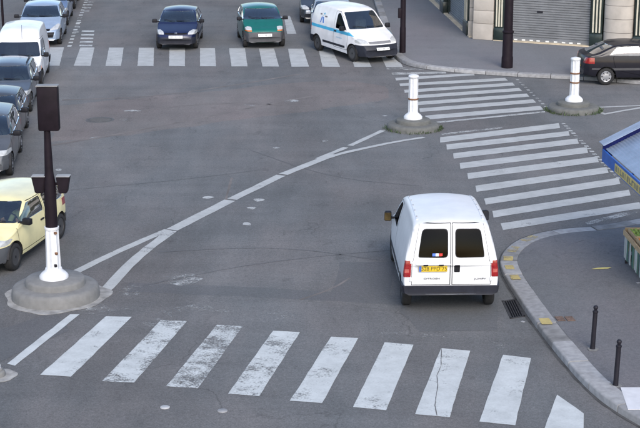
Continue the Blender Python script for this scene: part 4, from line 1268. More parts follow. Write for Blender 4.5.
def hatch_detail(opts):
    def f(sh_, root, sp):
        xf = sp['L'] / 2; H, W, cw, wt, re, tz, nose = sp['H'], sp['W'], sp['cw'], sp['wt'], sp['re'], sp['tz'], sp['nose']; cz = sp['cowl']
        rail = H - .13; B = opts.get('B', -.32); belt = cz - .01; hw = W / 2
        # doors
        ids = sh_.side('door', [(cw - .02, .32), (B, .32), (B, rail + .03), (wt - .06, rail + .03), (cw + .0, belt + .02)], None, 0, .2, seam=.011, over=[0], rnd=.04)
        if opts.get('five'):
            rid = sh_.side('door', [(B - .012, .32), (B - .85, .50), (B - .95, belt), (re + .32, rail + .03), (B - .012, rail + .03)], None, 0, .2, seam=.011, over=[0], rnd=.04)
        else: rid = None
        sh_.side('side_window', [(cw - .12, belt + .04), (B + .05, belt + .04), (B + .05, rail), (wt - .13, rail)], GLASS, -.008, .2, rnd=.04, parent=ids)
        xc = -xf + opts.get('cpil', .62)
        if xc < B - .35: sh_.side('side_window', [(B - .05, belt + .05), (xc, belt + .06), (re + .18, rail - .02), (B - .05, rail)], GLASS, -.008, .2, rnd=.05, parent=rid)
        if opts.get('strip'): sh_.side('rub_strip', [(-xf + .3, .50), (xf - .4, .50), (xf - .4, .57), (-xf + .3, .57)], opts['strip'], .012, .3)
        # glass fore and aft
        tm = math.tan(R(sp['tum']))
        wb = hw - .10; wtp = hw - .12 - tm * (rail - belt)
        sh_.end('windscreen', [(-wb, cz + .035), (wb, cz + .035), (wtp, H - .10), (-wtp, H - .10)], GLASS, -.006, True, .2, rnd=.06, lim=(wt - .25, cw + .05))
        bz = (tz + .06)
        sh_.end('rear_window', [(-wb + .1, bz), (wb - .1, bz), (wtp, H - .12), (-wtp, H - .12)], GLASS, -.006, False, .15, rnd=.06, lim=(-xf - .1, re + .25))
        # lamps, grille, bumpers
        hl = opts['lamp']
        hid = sh_.end('headlight', hl, LAMP, .004, True, .1, mirror=True, rnd=.03, lim=(xf - .75, xf + .2))
        for sd_, t in zip('LR', hid): pass
        if opts.get('indicator'): sh_.end('indicator', opts['indicator'], ORANGEL, .004, True, .1, mirror=True, rnd=.015, lim=(xf - .75, xf + .2))
        if opts.get('grille'): sh_.end('grille', opts['grille'], BLACKPL, -.01, True, .1, rnd=.02, lim=(xf - .6, xf + .2))
        sh_.end('tail_light', [(hw - .34, .72), (hw + .1, .72), (hw + .1, tz - .04), (hw - .28, tz - .04)], REDL, .004, False, .1, mirror=True, rnd=.03, lim=(-xf - .1, -xf + .4))
        bz0, bz1 = opts.get('bump', (.22, .50))
        bmat = opts.get('bmat')
        sh_.bumper(True, bz0, bz1, opts.get('bdepth', .62), bmat, .018); sh_.bumper(False, .26, .52, .6, bmat, .018)
        if opts.get('intake'): sh_.end('air_intake', opts['intake'], BLACKPL, .012, True, .2, rnd=.03, lim=(xf - .4, xf + .2))
        add_plate(root, sh_, True, 0, opts.get('platez', .47), PLATEW)
        add_plate(root, sh_, False, 0, .6, PLATEY)
        add_mirror(root, sh_, cw - .18, belt + .03, opts.get('mirmat', BLACKPL))
        add_wipers(root, sh_, cw, [((.45, cz + .05), (-.05, cz + .08)), ((-.1, cz + .05), (-.52, cz + .1))])
        for sg_ in (1, -1):
            p, nn = sh_.surf('y', B + .16, belt - .13, sg_)
            bm = bmesh.new(); box(bm, (p.x, p.y + sg_ * .012, p.z), (.17, .03, .035), 0, .01); fin('door_handle', bm, BLACKPL, root, 40)
        if opts.get('badge'):
            z = opts['badge']; p, nn = sh_.surf('x', 0, z, 1)
            bm = bmesh.new()
            for dz in (0, .035):
                tube(bm, [(.012, -.045, -.03 + dz), (.016, 0, .0 + dz), (.012, .045, -.03 + dz)], .009, 5)
            fin('badge', bm, CHROME, root, loc=p)
        if opts.get('antenna'):
            p, nn = sh_.surf('z', wt - .08, 0, 1); bm = bmesh.new(); tube(bm, [p, p + Vector((-.25, 0, .35))], .006, 5); fin('antenna', bm, BLACKPL, root)
        if opts.get('roofbars'):
            for sg_ in (1, -1):
                pts = [sh_.surf('z', x, sg_ * (wtp - .02), 1)[0] + Vector((0, 0, .045)) for x in [re + .2 + (wt - .3 - re - .2) * k / 6 for k in range(7)]]
                bm = bmesh.new(); tube(bm, pts, .018, 6); fin('roof_rail', bm, BLACKPL, root, 60)
    return f


# --- white panel van driving away
def jumpy():
    L, W = 4.44, 1.81; xf = L / 2
    prof = [(-xf + .02, .98), (-xf + .09, 1.45), (-xf + .17, 1.74), (-xf + .24, 1.795), (-xf + .5, 1.83), (-1.1, 1.835), (-.2, 1.80), (.25, 1.745), (.45, 1.68), (1.12, 1.14), (1.3, 1.07), (1.85, .88), (2.08, .72), (2.2, .56)]
    sp = dict(L=L, W=W, H=1.84, prof=prof, shoulder=[(-xf, 1.02), (.6, 1.0), (1.3, .98), (2.0, .78)], tum=12.5, rc=.11, axles=(1.33, -1.52), wr=.30, cowl=1.12, dash=.85, seatx=.1, seatz=.55, rim='steel', floorx=-.2,
              plan=[(-xf, .955), (-xf + .06, .985), (-xf + .3, 1), (1.0, 1), (1.6, .96), (2.0, .88), (2.22, .72)], bow=(.2, .06), bot=[(-xf, .42), (-xf + .4, .32), (1.6, .22), (2.22, .24)])
    def detail(s, root, sp):
        xr = -xf
        P_ = [(.012, .585), (.745, .585), (.74, 1.0), (.715, 1.08), (.60, 1.75), (.012, 1.765)]
        ld = s.end('rear_door', P_, None, 0, False, .3, seam=.011, over=[0], lim=(xr - .1, xr + .45))
        rd = s.end('rear_door', [(-a, b) for a, b in P_], None, 0, False, .3, seam=.011, over=[0], lim=(xr - .1, xr + .45))
        Wp = [(.065, 1.125), (.62, 1.125), (.615, 1.2), (.545, 1.655), (.065, 1.665)]
        for pid, mi in ((ld[0], 1), (rd[0], -1)):
            s.end('window_seal', [(mi * a, b) for a, b in Wp], BLACKPL, .004, False, .3, rnd=.08, lim=(xr - .1, xr + .45), parent=pid)
            s.end('rear_window', inset([(mi * a, b) for a, b in Wp], .014), GLASSD, .006, False, .3, rnd=.075, lim=(xr - .1, xr + .45), parent=pid)
        s.end('handle_recess', [(-.055, .835), (-.165, .835), (-.165, .99), (-.055, .99)], BLACKPL, -.012, False, .3, rnd=.02, lim=(xr - .1, xr + .3), parent=rd[0])
        # tail lamps wrap round the corner
        for sd_, mi in (('L', 1), ('R', -1)):
            t = s.newtag(name='tail_light', mat=REDL, off=.008)
            s.cut('B', rounded([(mi * .76, .745), (mi * 1.0, .745), (mi * 1.0, 1.06), (mi * .745, 1.06)], .02), t, .15, [0], (xr - .1, xr + .3))
            s.cut(sd_, [(xr - .1, .745), (xr + .11, .745), (xr + .11, 1.06), (xr - .1, 1.06)], t, .2, [0])
            t2 = s.newtag(name='reversing_lens', mat=pm('pale_red_lens', (.45, .10, .08), .25, coat=1, vary=.2, scale=25), off=.0095)
            s.cut('B', [(mi * .79, .83), (mi * .865, .83), (mi * .865, .90), (mi * .79, .90)], t2, .15, None, (xr - .1, xr + .3))
        s.bumper(False, .36, .575, .34, DARKPL, .035)
        s.bumper(True, .22, .56, .5, DARKPL, .02)
        # sides: front doors with windows, sliding door, rub strip
        ids = s.side('door', [(1.02, .36), (-.12, .36), (-.12, 1.62), (.30, 1.62), (1.08, 1.10)], None, 0, .2, seam=.011, over=[0], rnd=.05)
        s.side('side_window', [(.90, 1.13), (.0, 1.10), (.0, 1.57), (.26, 1.57)], GLASSD, -.006, .2, rnd=.06, parent=ids)
        s.side('sliding_door', [(-.14, .36), (-1.05, .36), (-1.05, 1.62), (-.14, 1.62)], None, 0, .2, sides='R', seam=.010, over=[0], rnd=.05)
        s.side('rub_strip', [(-1.1, .50), (.95, .50), (.95, .60), (-1.1, .60)], DARKPL, .012, .3)
        s.end('windscreen', [(-.74, 1.15), (.74, 1.15), (.6, 1.64), (-.6, 1.64)], GLASS, -.006, True, .2, rnd=.07, lim=(.3, 1.25))
        s.end('headlight', [(.42, .72), (.86, .72), (.84, .90), (.5, .88)], LAMP, .004, True, .1, mirror=True, rnd=.03, lim=(1.5, 2.3))
        s.end('grille', [(-.4, .66), (.4, .66), (.42, .78), (-.42, .78)], BLACKPL, -.01, True, .1, rnd=.03, lim=(1.5, 2.3))
        for mi in (1, -1):            # roof gutters
            t = s.newtag(name='roof_gutter', mat=None, off=.012); s.cut('T', [(xr + .45, mi * .60), (.2, mi * .60), (.2, mi * .635), (xr + .45, mi * .635)], t, .3, [0])
        for mi in (1, -1):
            for k in range(6):
                x = xr + .6 + k * .42; p, nn = s.surf('z', x, mi * .615, 1)
                bm = bmesh.new(); box(bm, (p.x, p.y, p.z + .016), (.05, .022, .014), 0, .004); fin('roof_mount_cap', bm, PALEIRON, root)
        add_plate(root, s, False, .345, .915, PLATEY, .535, .112, text='528 PPD 75')
        add_plate(root, s, True, 0, .45, PLATEW)
        p, nn = s.surf('x', .345, 1.0, -1)
        bm = bmesh.new(); box(bm, (p.x - .03, .345, 1.015), (.05, .64, .028), 0, .008); lb = fin('plate_light_bar', bm, WHITEV, root, 40)
        for dy in (-.15, .14):
            bm = bmesh.new(); box(bm, (p.x - .045, .345 + dy, 1.0), (.04, .09, .03), 0, .006); fin('plate_lamp', bm, BLACKPL, lb)
        for txt, y, z, sz in (('CITROEN', .36, .70, .07), ('JUMPY', -.55, .69, .075)):
            cu = bpy.data.curves.new('lettering', 'FONT'); cu.body = txt; cu.size = sz; cu.align_x = 'CENTER'; cu.extrude = .003
            tmp = bpy.data.objects.new('lettering', cu); C.objects.link(tmp); me = bpy.data.meshes.new_from_object(tmp); bpy.data.objects.remove(tmp)
            me.materials.clear(); me.materials.append(BADGE); p, nn = s.surf('x', y, z + .02, -1)
            t_ = link(bpy.data.objects.new('badge_lettering', me), root); t_.rotation_euler = (R(90), 0, R(-90)); t_.location = (p.x - .012, y, z); t_.scale = (1.05, .62, 1)
        for mi in (1, -1):
            for z in (.70, 1.05, 1.62):
                yy = .755 - (.1 * max(0, z - 1.0) / .8); p, nn = s.surf('x', mi * yy, z, -1); bm = bmesh.new(); box(bm, (p.x - .006, p.y, p.z), (.03, .05, .08), 0, .008); fin('hinge', bm, WHITEV, root, 40)
        # things seen through the rear glass
        p, nn = s.surf('x', .28, 1.17, -1)
        for y, col, nm in ((.33, (.1, .2, .7), 'blue'), (.27, (.8, .82, .85), 'white'), (.20, (.7, .05, .04), 'red')):
            bm = bmesh.new(); box(bm, (p.x - .009, y, 1.185), (.004, .06, .055)); fin('window_sticker', bm, pm('sticker_' + nm, col, .4), root)
        add_mirror(root, s, .72, 1.10, BLACKPL, (.14, .15, .20), pm('amber_mirror_glass', (.16, .115, .05), .25, metal=.8, vary=.4, scale=9))
    return sp, detail


BADGE = pm('grey_badge', (.16, .16, .17), .4, vary=.1)
WHITEV = pm('white_van_paint', (.69, .70, .72), .45, coat=.3, vary=.05, scale=3.5, coatr=.25)
sp, det = jumpy()
vehicle('delivery_van', 'white panel van with twin rear doors and yellow plate driving past the kerb', (2.43 - .03, 27.8 + sp['L'] / 2), R(91.5), sp, WHITEV, det, 'van')


def heading(dx, dy): return math.atan2(dy, dx)


# --- dark blue hatchback waiting at the crossing
sp = hatch_spec(3.72, 1.60, 1.37, cowlx=.98, wtx=1.66, rend=.6, cowl=.90, nose=.66, tum=18)
det = hatch_detail(dict(lamp=[(.44, .60), (.80, .60), (.80, .71), (.62, .745), (.47, .69)], grille=[(-.4, .60), (.4, .60), (.42, .655), (-.42, .655)], badge=.655, bump=(.2, .50), bmat=DARKPL, platez=.53, B=-.35, strip=DARKPL, bdepth=.6))
vehicle('hatchback', 'dark blue hatchback with pale headlights stopped at the far zebra crossing', (-5.38, 57.75 + sp['L'] / 2), R(-90), sp, carpaint('dark_blue_paint', (.010, .015, .055), .2), det)

# --- green one-box hatchback
sp = hatch_spec(3.43, 1.63, 1.42, cowlx=.72, wtx=1.55, rend=.35, cowl=.97, nose=.72, tum=16, fo=.58, ro=.55, tailz=.98)
det = hatch_detail(dict(lamp=[(.48, .69), (.72, .69), (.72, .77), (.62, .80), (.48, .785)], indicator=[(.48, .645), (.72, .645), (.72, .685), (.48, .685)], grille=[(-.3, .60), (.3, .60), (.3, .625), (-.3, .625)], bump=(.2, .61), bmat=pm('grey_plastic', (.06, .062, .07), .6), platez=.52, B=-.25, bdepth=.7, mirmat=BLACKPL))
vehicle('hatchback', 'green one box hatchback with round headlights stopped at the far zebra crossing', (-2.30, 58.35 + sp['L'] / 2 - .1), R(-90 + 8), sp, carpaint('teal_green_paint', (.006, .115, .098), .15), det)


def place(sp, yaw, wheel, axle, side):
    """where the car's centre lies when the given wheel touches the given ground point"""
    v = Vector((sp['axles'][axle], side * (sp['W'] / 2 - .03), 0)); v.rotate(Matrix.Rotation(yaw, 3, 'Z'))
    return (wheel[0] - v.x, wheel[1] - v.y)


def nosed(sp, yaw, corner):
    v = Vector((sp['L'] / 2 - .05, sp['W'] / 2 * .95, 0)); v.rotate(Matrix.Rotation(yaw, 3, 'Z'))
    return (corner[0] - v.x, corner[1] - v.y)


# --- white van with the blue band
def partner():
    L, W = 4.11, 1.72; xf = L / 2
    prof = [(-xf, .7), (-xf + .04, 1.1), (-xf + .12, 1.55), (-xf + .2, 1.72), (-xf + .36, 1.785), (-.9, 1.82), (-.2, 1.80), (.12, 1.74), (.3, 1.66), (.98, 1.08), (1.08, 1.04), (1.62, .86), (1.88, .74), (2.0, .6), (xf, .5)]
    sp = dict(L=L, W=W, H=1.82, prof=prof, shoulder=[(-xf, 1.0), (.9, .98), (1.2, .93), (1.8, .74)], tum=11, rc=.09, axles=(xf - .8, -xf + .62), wr=.30, cowl=1.06, dash=.72, seatx=.02, seatz=.5, rim='steel', floorx=-.2,
              plan=[(-xf, .93), (-xf + .1, .97), (-xf + .5, 1), (1.0, 1), (1.5, .96), (1.85, .88), (xf, .74)], bow=(.2, .05), steer=R(4))
    def detail(s, root, sp):
        # right flank carries the printed band and emblem (both flanks are built alike)
        CY = pm('sky_blue_print', (.06, .38, .60), .4, vary=.1); BL = pm('emblem_blue', (.05, .18, .55), .4); DK = pm('emblem_dark', (.15, .13, .14), .5); PB = pm('pale_print', (.45, .58, .66), .4)
        ids = s.side('door', [(.92, .36), (-.12, .36), (-.12, 1.66), (.16, 1.66), (.98, 1.06)], None, 0, .2, seam=.011, over=[0], rnd=.05)
        for sd_, i in zip('LR', ids):
            for x0, x1, ov, par in ((-xf + .05, -.12, [0], None), (-.12, 1.35, [i, 0], i)):
                t = s.newtag(name='blue_band', mat=CY, off=.002, parent=par); s.cut(sd_, [(x0, .90), (x1, .90), (x1, 1.01), (x0, 1.01)], t, .2, ov)
            for (nm, m, P_) in (('emblem', BL, [(-1.22, 1.10), (-1.14, 1.32), (-1.06, 1.32), (-1.15, 1.10)]), ('emblem', BL, [(-1.02, 1.10), (-1.05, 1.32), (-.97, 1.32), (-.92, 1.10)]), ('emblem', CY, [(-1.02, 1.44), (-.95, 1.49), (-.90, 1.43), (-.96, 1.40)]),
                            ('emblem_text', DK, [(-1.28, 1.38), (-1.14, 1.38), (-1.14, 1.43), (-1.28, 1.43)]), ('emblem_text', DK, [(-.90, 1.33), (-.72, 1.33), (-.72, 1.38), (-.90, 1.38)]), ('emblem_text', PB, [(-1.1, 1.345), (-.95, 1.345), (-.95, 1.375), (-1.1, 1.375)])):
                t = s.newtag(name=nm, mat=m, off=.002); s.cut(sd_, P_, t, .2, [0])
            t = s.newtag(name='printed_text', mat=PB, off=.002, parent=i); s.cut(sd_, [(.1, .72), (.55, .72), (.55, .76), (.1, .76)], t, .2, [i])
        s.side('side_window', [(.80, 1.07), (.02, 1.05), (.02, 1.56), (.10, 1.60), (.20, 1.60)], GLASSD, -.006, .2, rnd=.05, parent=ids)
        s.end('windscreen', [(-.72, 1.10), (.72, 1.10), (.60, 1.64), (-.60, 1.64)], GLASS, -.006, True, .2, rnd=.06, lim=(.15, 1.1))
        s.end('rear_window', [(.05, 1.1), (.6, 1.1), (.55, 1.6), (.05, 1.6)], GLASSD, .004, False, .2, rnd=.06, mirror=True, lim=(-3, -xf + .4))
        s.end('headlight', [(.46, .70), (.80, .70), (.80, .80), (.72, .86), (.50, .80)], LAMP, .004, True, .1, mirror=True, rnd=.03, lim=(1.3, 2.2))
        s.end('grille', [(-.44, .68), (.44, .68), (.46, .76), (-.46, .76)], pm('grey_grille', (.2, .2, .21), .5), -.006, True, .1, rnd=.02, lim=(1.4, 2.2))
        s.end('tail_light', [(.72, .75), (1, .75), (1, 1.1), (.70, 1.1)], REDL, .006, False, .15, mirror=True, lim=(-3, -xf + .3))
        s.bumper(True, .22, .64, .62, DARKPL, .022); s.bumper(False, .3, .58, .4, DARKPL, .03)
        s.side('rub_strip', [(-.95, .42), (.75, .42), (.75, .50), (-.95, .50)], DARKPL, .01, .3)
        add_plate(root, s, True, 0, .52, PLATEW); add_plate(root, s, False, .3, .8, PLATEY)
        add_mirror(root, s, .74, 1.08, BLACKPL, (.12, .18, .17))
        add_wipers(root, s, 1, [((.5, 1.13), (0, 1.17)), ((-.05, 1.13), (-.55, 1.19))])
        for sg_ in (1, -1):
            p, nn = s.surf('y', .02, .95, sg_); bm = bmesh.new(); box(bm, (p.x, p.y + sg_ * .012, p.z), (.16, .03, .05), 0, .01); fin('door_handle', bm, BLACKPL, root, 40)
    return sp, detail


sp, det = partner(); yw = heading(1.28, -2.45)
vehicle('delivery_van', 'white panel van with a sky blue band along its flank parked across the kerb corner', place(sp, yw, (.55, 56.72), 0, -1)[0:2] if False else (lambda c: (c[0], c[1]))(place(sp, yw, (1.14, 55.5), 0, -1)), yw, sp, carpaint('warm_white_paint', (.76, .75, .76)), det, 'van')

# --- cars parked behind the blue band van
std = dict(lamp=[(.44, .60), (.82, .60), (.82, .72), (.62, .74), (.47, .68)], grille=[(-.4, .58), (.4, .58), (.42, .66), (-.42, .66)], bump=(.2, .50), platez=.47, B=-.3, intake=[(-.4, .3), (.4, .3), (.4, .38), (-.4, .38)])
sp = hatch_spec(4.1, 1.72, 1.43, cowlx=1.05, wtx=1.75, rend=.7, five=True)
SILV = carpaint('silver_paint', (.36, .38, .42), .55); BLSIL = carpaint('ice_blue_silver_paint', (.30, .38, .50), .4); GUN = carpaint('gunmetal_paint', (.085, .09, .10), .45); CHAR = carpaint('charcoal_paint', (.03, .032, .04), .4); MIDN = carpaint('midnight_paint', (.02, .025, .05), .3)
vehicle('parked_car', 'silver car parked half hidden behind the blue banded van', (.48, 59.85 + 2.05), R(-90), sp, SILV, hatch_detail(dict(std, five=True, mirmat=SILV)), group='cars parked along the far kerb')
sp = hatch_spec(4.2, 1.74, 1.42, cowlx=1.1, wtx=1.8, rend=.7)
vehicle('parked_car', 'near black car parked behind the half hidden silver car', (.0, 64.4 + 2.1), R(-90), sp, CHAR, hatch_detail(dict(std, five=True)), group='cars parked along the far kerb')

# --- queue of parked cars along the other side, all facing the zebra bars
sp = hatch_spec(3.83, 1.66, 1.43, cowlx=1.0, wtx=1.72, rend=.5, nose=.64, cowl=.95, tum=17)
d206 = dict(std, lamp=[(.40, .60), (.80, .64), (.80, .74), (.70, .80), (.44, .66)], five=True, intake=[(-.52, .34), (.52, .34), (.58, .54), (-.58, .54)], bmat=None, platez=.42, mirmat=BLACKPL, B=-.3)
vehicle('hatchback', 'ice blue silver hatchback with swept headlights and dark wide grille in the queue', nosed(sp, R(-85), (-9.86, 58.8)), R(-85), sp, BLSIL, hatch_detail(d206), group='queue of parked cars')
sp = hatch_spec(4.0, 1.68, 1.44, cowlx=1.0, wtx=1.7, rend=.6)
vehicle('parked_car', 'steel blue car close behind the ice blue silver hatchback', nosed(sp, R(-85), (-10.35, 63.6)), R(-85), sp, carpaint('steel_blue_paint', (.14, .20, .32), .5), hatch_detail(dict(std, five=True)), group='queue of parked cars')
sp = hatch_spec(4.1, 1.7, 1.44, cowlx=1.0, wtx=1.7, rend=.6)
vehicle('parked_car', 'midnight dark car at the tail of the queue behind the steel blue car', nosed(sp, R(-85), (-10.8, 68.5)), R(-85), sp, MIDN, hatch_detail(dict(std)), group='queue of parked cars')


def boxvan(L=3.97, W=1.62, H=1.8, wz=1.42, cowl=.93, roofback=.75):
    xf = L / 2; cw = xf - .86; wt = cw - .52
    prof = [(-xf, .8), (-xf + .03, 1.3), (-xf + .07, H - .12), (-xf + .16, H - .03), (-.8, H), (wt - roofback, H - .01), (wt - roofback * .4, H - .08), (wt - .06, wz + .03), (wt, wz - .02), (cw, cowl), (cw + .08, cowl - .02), (xf - .3, .76), (xf - .1, .68), (xf - .02, .55), (xf, .45)]
    sp = dict(L=L, W=W, H=H, prof=prof, shoulder=[(-xf, .95), (cw, cowl - .06), (xf - .3, .66)], tum=9, rc=.10, axles=(xf - .72, -xf + .66), wr=.285, cowl=cowl, dash=cw - .22, seatx=-.08, seatz=.42, rim='steel', cw=cw, wt=wt, wz=wz,
              plan=[(-xf, .95), (-xf + .1, .98), (-xf + .5, 1), (.9, 1), (1.4, .96), (xf - .2, .90), (xf, .80)], bow=(.12, .04))
    return sp


def boxvan_detail(opts):
    def f(s, root, sp):
        xf = sp['L'] / 2; hw = sp['W'] / 2; cw, wt, wz, cz = sp['cw'], sp['wt'], sp['wz'], sp['cowl']; B = opts.get('B', -.28)
        ids = s.side('door', [(cw - .04, .34), (B, .34), (B, wz + .02), (wt - .1, wz + .02), (cw, cz + .02)], None, 0, .2, seam=.011, over=[0], rnd=.04)
        s.side('side_window', [(cw - .14, cz + .03), (B + .06, cz + .03), (B + .06, wz - .04), (wt - .16, wz - .04)], GLASS, -.008, .2, rnd=.04, parent=ids)
        if opts.get('rearglass'): s.side('side_window', [(B - .08, cz + .04), (-xf + .35, cz + .04), (-xf + .42, wz - .04), (B - .08, wz - .04)], GLASSD, -.008, .2, rnd=.05)
        wb = hw - .09; wtp = hw - .18
        s.end('windscreen', [(-wb, cz + .03), (wb, cz + .03), (wtp, wz - .07), (-wtp, wz - .07)], GLASS, -.006, True, .2, rnd=.06, lim=(wt - .2, cw + .06))
        s.end('rear_window', [(.05, 1.05), (.58, 1.05), (.55, 1.5), (.05, 1.5)], GLASSD, .004, False, .2, rnd=.05, mirror=True, lim=(-3, -xf + .3))
        s.end('headlight', opts.get('lamp', [(.44, .60), (.76, .60), (.76, .73), (.46, .73)]), LAMP, .004, True, .1, mirror=True, rnd=.025, lim=(xf - .6, xf + .2))
        if opts.get('indicator', True): s.end('indicator', [(.765, .60), (.9, .60), (.9, .72), (.765, .73)], ORANGEL, .004, True, .05, mirror=True, lim=(xf - .7, xf + .2))
        s.end('grille', [(-.4, .60), (.4, .60), (.4, .69), (-.4, .69)], BLACKPL, -.006, True, .1, rnd=.02, lim=(xf - .5, xf + .2))
        s.end('tail_light', [(.68, .75), (1, .75), (1, 1.05), (.68, 1.05)], REDL, .006, False, .15, mirror=True, lim=(-3, -xf + .25))
        s.bumper(True, .24, .57, .5, opts.get('bmat', DARKPL), .022); s.bumper(False, .3, .55, .4, DARKPL, .025)
        add_plate(root, s, True, 0, .42, PLATEW); add_plate(root, s, False, .3, .7, PLATEY)
        add_mirror(root, s, cw - .16, cz + .03, BLACKPL, (.12, .18, .15))
        add_wipers(root, s, 1, [((.5, cz + .05), (0, cz + .08)), ((-.05, cz + .05), (-.55, cz + .09))])
        for sg_ in (1, -1):
            p, nn = s.surf('y', B + .15, cz - .12, sg_); bm = bmesh.new(); box(bm, (p.x, p.y + sg_ * .012, p.z), (.16, .03, .04), 0, .01); fin('door_handle', bm, BLACKPL, root, 40)
        if opts.get('antenna'):
            p, nn = s.surf('z', wt - .05, .1, 1); bm = bmesh.new(); tube(bm, [p, p + Vector((-.12, 0, .45))], .006, 5); fin('antenna', bm, BLACKPL, root)
    return f


sp = boxvan(H=1.82, wz=1.45, roofback=.7)
vehicle('box_van', 'white box van with a tall roof behind the grey estate car', nosed(sp, R(-85), (-9.1, 50.1)), R(-85), sp, carpaint('plain_white_paint', (.74, .75, .78)), boxvan_detail(dict(antenna=True)), 'van', 'queue of parked cars')
sp = hatch_spec(3.75, 1.68, 1.34, cowlx=1.0, wtx=1.6, rend=.35, cowl=.86, nose=.64)
vehicle('estate_car', 'grey estate car with roof rails parked before the white box van', nosed(sp, R(-85), (-8.74, 46.1)), R(-85), sp, carpaint('blue_grey_paint', (.085, .10, .125), .4), hatch_detail(dict(std, five=True, roofbars=True, bmat=None, lamp=[(.42, .58), (.82, .58), (.82, .69), (.44, .69)])), group='queue of parked cars')
sp = hatch_spec(3.75, 1.66, 1.34, cowlx=.95, wtx=1.6, rend=.55, rim='cover', cowl=.86, nose=.64)
yw = R(-85); vehicle('parked_car', 'dark graphite car with bright wheel covers between the estate and the dull grey car', place(sp, yw, (-8.27, 42.0), 0, 1), yw, sp, carpaint('graphite_paint', (.055, .058, .066), .4), hatch_detail(dict(std, five=True, bmat=None)), group='queue of parked cars')
sp = hatch_spec(3.9, 1.72, 1.44, cowlx=.9, wtx=1.6, rend=.4, cowl=.94, nose=.70, wr=.285)
yw = R(-84.5); vehicle('parked_car', 'dull grey tall car parked just behind the yellow hatchback', place(sp, yw, (-7.85, 38.75), 0, 1), yw, sp, carpaint('silver_grey_paint', (.10, .105, .115), .4), hatch_detail(dict(std, five=True, bmat=None, lamp=[(.44, .62), (.82, .62), (.82, .73), (.47, .73)])), group='queue of parked cars')

# --- dark hatchback by the far kerb, seen from its flank
sp = hatch_spec(4.07, 1.69, 1.40, cowlx=1.1, wtx=1.85, rend=.95, tailz=.95, ro=.78, boot=.22, cowl=.93, rim='cover')
yw = R(3); vehicle('hatchback', 'charcoal hatchback parked along the far kerb beside a white bollard', place(sp, yw, (9.47, 50.98), 1, -1), yw, sp, pm('dark_slate_paint', (.011, .011, .017), .4, coat=.35, vary=.1, spec=.15, coatr=.1), hatch_detail(dict(std, five=True, B=-.1, strip=pm('grey_strip', (.06, .06, .065), .6), cpil=.85)))

# --- pale yellow hatchback with its driver
sp = hatch_spec(3.6, 1.60, 1.35, cowlx=.82, wtx=1.36, rend=.3, cowl=.88, nose=.68, tum=13, rc=.09, fo=.66, ro=.58, rim='steel', seatx=-.05)
sp['seatz'] = .20; sp['rearseat'] = False
yw = heading(-.52, -2.18)
yv = vehicle('yellow_hatchback', 'pale yellow small hatchback with grey bumper and its driver at the wheel', place(sp, yw, (-6.24, 30.65), 0, 1), yw, sp, carpaint('pale_yellow_paint', (.80, .72, .40)), hatch_detail(dict(std, B=-.35, bump=(.22, .58), bmat=pm('mid_grey_plastic', (.07, .075, .085), .6), lamp=[(.40, .60), (.72, .60), (.74, .70), (.44, .72)], grille=[(-.3, .59), (.3, .59), (.3, .63), (-.3, .63)], cpil=.35)), 'car')
yspec = sp

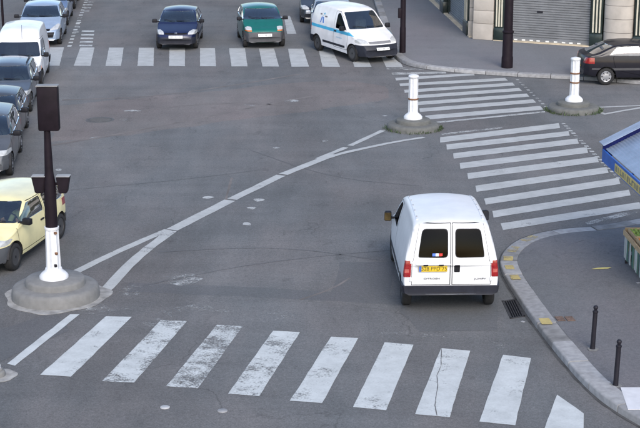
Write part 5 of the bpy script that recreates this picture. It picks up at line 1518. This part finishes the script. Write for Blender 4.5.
# --- driver: one continuous skinned body, seated, hands on the wheel
def driver(root, sp):
    sx, sy, sz = sp['seatx'] - .02, .36, sp['seatz'] + .1
    V = {}; E_ = []
    def add(n, p, r, parent=None):
        V[n] = (len(V), p, r)
        if parent: E_.append((V[parent][0], V[n][0]))
    wx, wz = sp['dash'] - .28, sp['cowl'] - .06
    add('pelvis', (sx, sy, sz + .08), .15); add('waist', (sx - .05, sy, sz + .26), .14, 'pelvis'); add('chest', (sx - .09, sy, sz + .44), .155, 'waist'); add('collar', (sx - .09, sy, sz + .58), .09, 'chest')
    add('neck', (sx - .08, sy, sz + .66), .055, 'collar'); add('skull', (sx - .06, sy, sz + .75), .085, 'neck'); add('face', (sx - .045, sy, sz + .80), .095, 'skull'); add('crown', (sx - .06, sy, sz + .88), .07, 'face')
    for s_, n in ((1, 'l'), (-1, 'r')):
        add('sh' + n, (sx - .08, sy + s_ * .19, sz + .53), .068, 'collar')
        el = (sx + .10, sy + s_ * (.30 if s_ > 0 else .25), sz + .31)
        add('el' + n, el, .05, 'sh' + n); add('wr' + n, (wx - .07, sy + s_ * .17, wz + .01), .034, 'el' + n); add('pa' + n, (wx - .015, sy + s_ * .165, wz + .045), .036, 'wr' + n)
        for k in range(4):
            add('f%d%s' % (k, n), (wx + .035, sy + s_ * (.15 + .012 * k), wz + .075 - .026 * k), .011, 'pa' + n); add('g%d%s' % (k, n), (wx + .03, sy + s_ * (.19 + .004 * k), wz + .065 - .026 * k), .009, 'f%d%s' % (k, n))
        add('th' + n, (wx - .03, sy + s_ * .14, wz + .085), .011, 'pa' + n)
        add('hip' + n, (sx + .04, sy + s_ * .1, sz + .06), .095, 'pelvis'); add('kn' + n, (sx + .42, sy + s_ * .14, sz + .1), .068, 'hip' + n); add('an' + n, (sx + .62, sy + s_ * .13, sz - .2), .045, 'kn' + n); add('to' + n, (sx + .76, sy + s_ * .13, sz - .2), .038, 'an' + n)
    me = bpy.data.meshes.new('person'); me.from_pydata([v[1] for v in V.values()], E_, [])
    o = bpy.data.objects.new('person', me); C.objects.link(o)
    md = o.modifiers.new('skin', 'SKIN'); md.use_smooth_shade = True
    for v, (i, p, r) in zip(me.skin_vertices[0].data, V.values()): v.radius = (r, r); v.use_root = (i == 0)
    o.modifiers.new('sub', 'SUBSURF').levels = 1; o.modifiers['sub'].render_levels = 1
    dg = bpy.context.evaluated_depsgraph_get(); me2 = bpy.data.meshes.new_from_object(o.evaluated_get(dg)); bpy.data.objects.remove(o)
    SK = pm('skin', (.48, .27, .18), .6, vary=.08); SHT = pm('pale_yellow_shirt', (.50, .52, .30), .9, vary=.1); TR = pm('dark_trousers', (.03, .035, .06), .9)
    me2.materials.clear()
    for m in (SHT, SK, TR): me2.materials.append(m)
    for p in me2.polygons:
        c = p.center
        p.material_index = 1 if c.z > sz + .62 or (c.x > wx - .22 and c.z > wz - .12) else (2 if c.z < sz + .14 else 0)
    o = bpy.data.objects.new('person', me2); link(o)
    o.location = root.location; o.rotation_euler = root.rotation_euler
    tag(o, 'driver in a pale yellow shirt sitting at the wheel of the yellow hatchback', 'person')
    HAIR = pm('dark_hair', (.03, .022, .018), .8)
    bm = bmesh.new(); bmesh.ops.create_uvsphere(bm, u_segments=16, v_segments=10, radius=.112)
    for v in list(bm.verts):
        if v.co.z < -.01 and v.co.x > -.02 or v.co.x > .075 and v.co.z < .05: bm.verts.remove(v)
    fin('hair', bm, HAIR, o, 60, loc=(sx - .06, sy, sz + .845))
    bm = bmesh.new(); lathe(bm, [(.001, .03), (.010, .02), (.016, -.012), (.001, -.02)], 8); fin('nose', bm, SK, o, 60, loc=(sx + .058, sy, sz + .80))
    for s_ in (1, -1):
        bm = bmesh.new(); bmesh.ops.create_uvsphere(bm, u_segments=8, v_segments=6, radius=.012); fin('eye', bm, pm('eye_%d' % s_, (.05, .04, .035), .2), o, 60, loc=(sx + .035, sy + s_ * .036, sz + .825))
        bm = bmesh.new(); bmesh.ops.create_uvsphere(bm, u_segments=8, v_segments=6, radius=.03); fin('ear', bm, SK, o, 60, loc=(sx - .05, sy + s_ * .098, sz + .80)); o.children[-1].scale = (.7, .35, 1)
    bm = bmesh.new(); box(bm, (0, 0, 0), (.012, .05, .012), 0, .004); fin('mouth', bm, pm('lips', (.35, .13, .10), .6), o, 60, loc=(sx + .04, sy, sz + .745))


driver(yv, yspec)
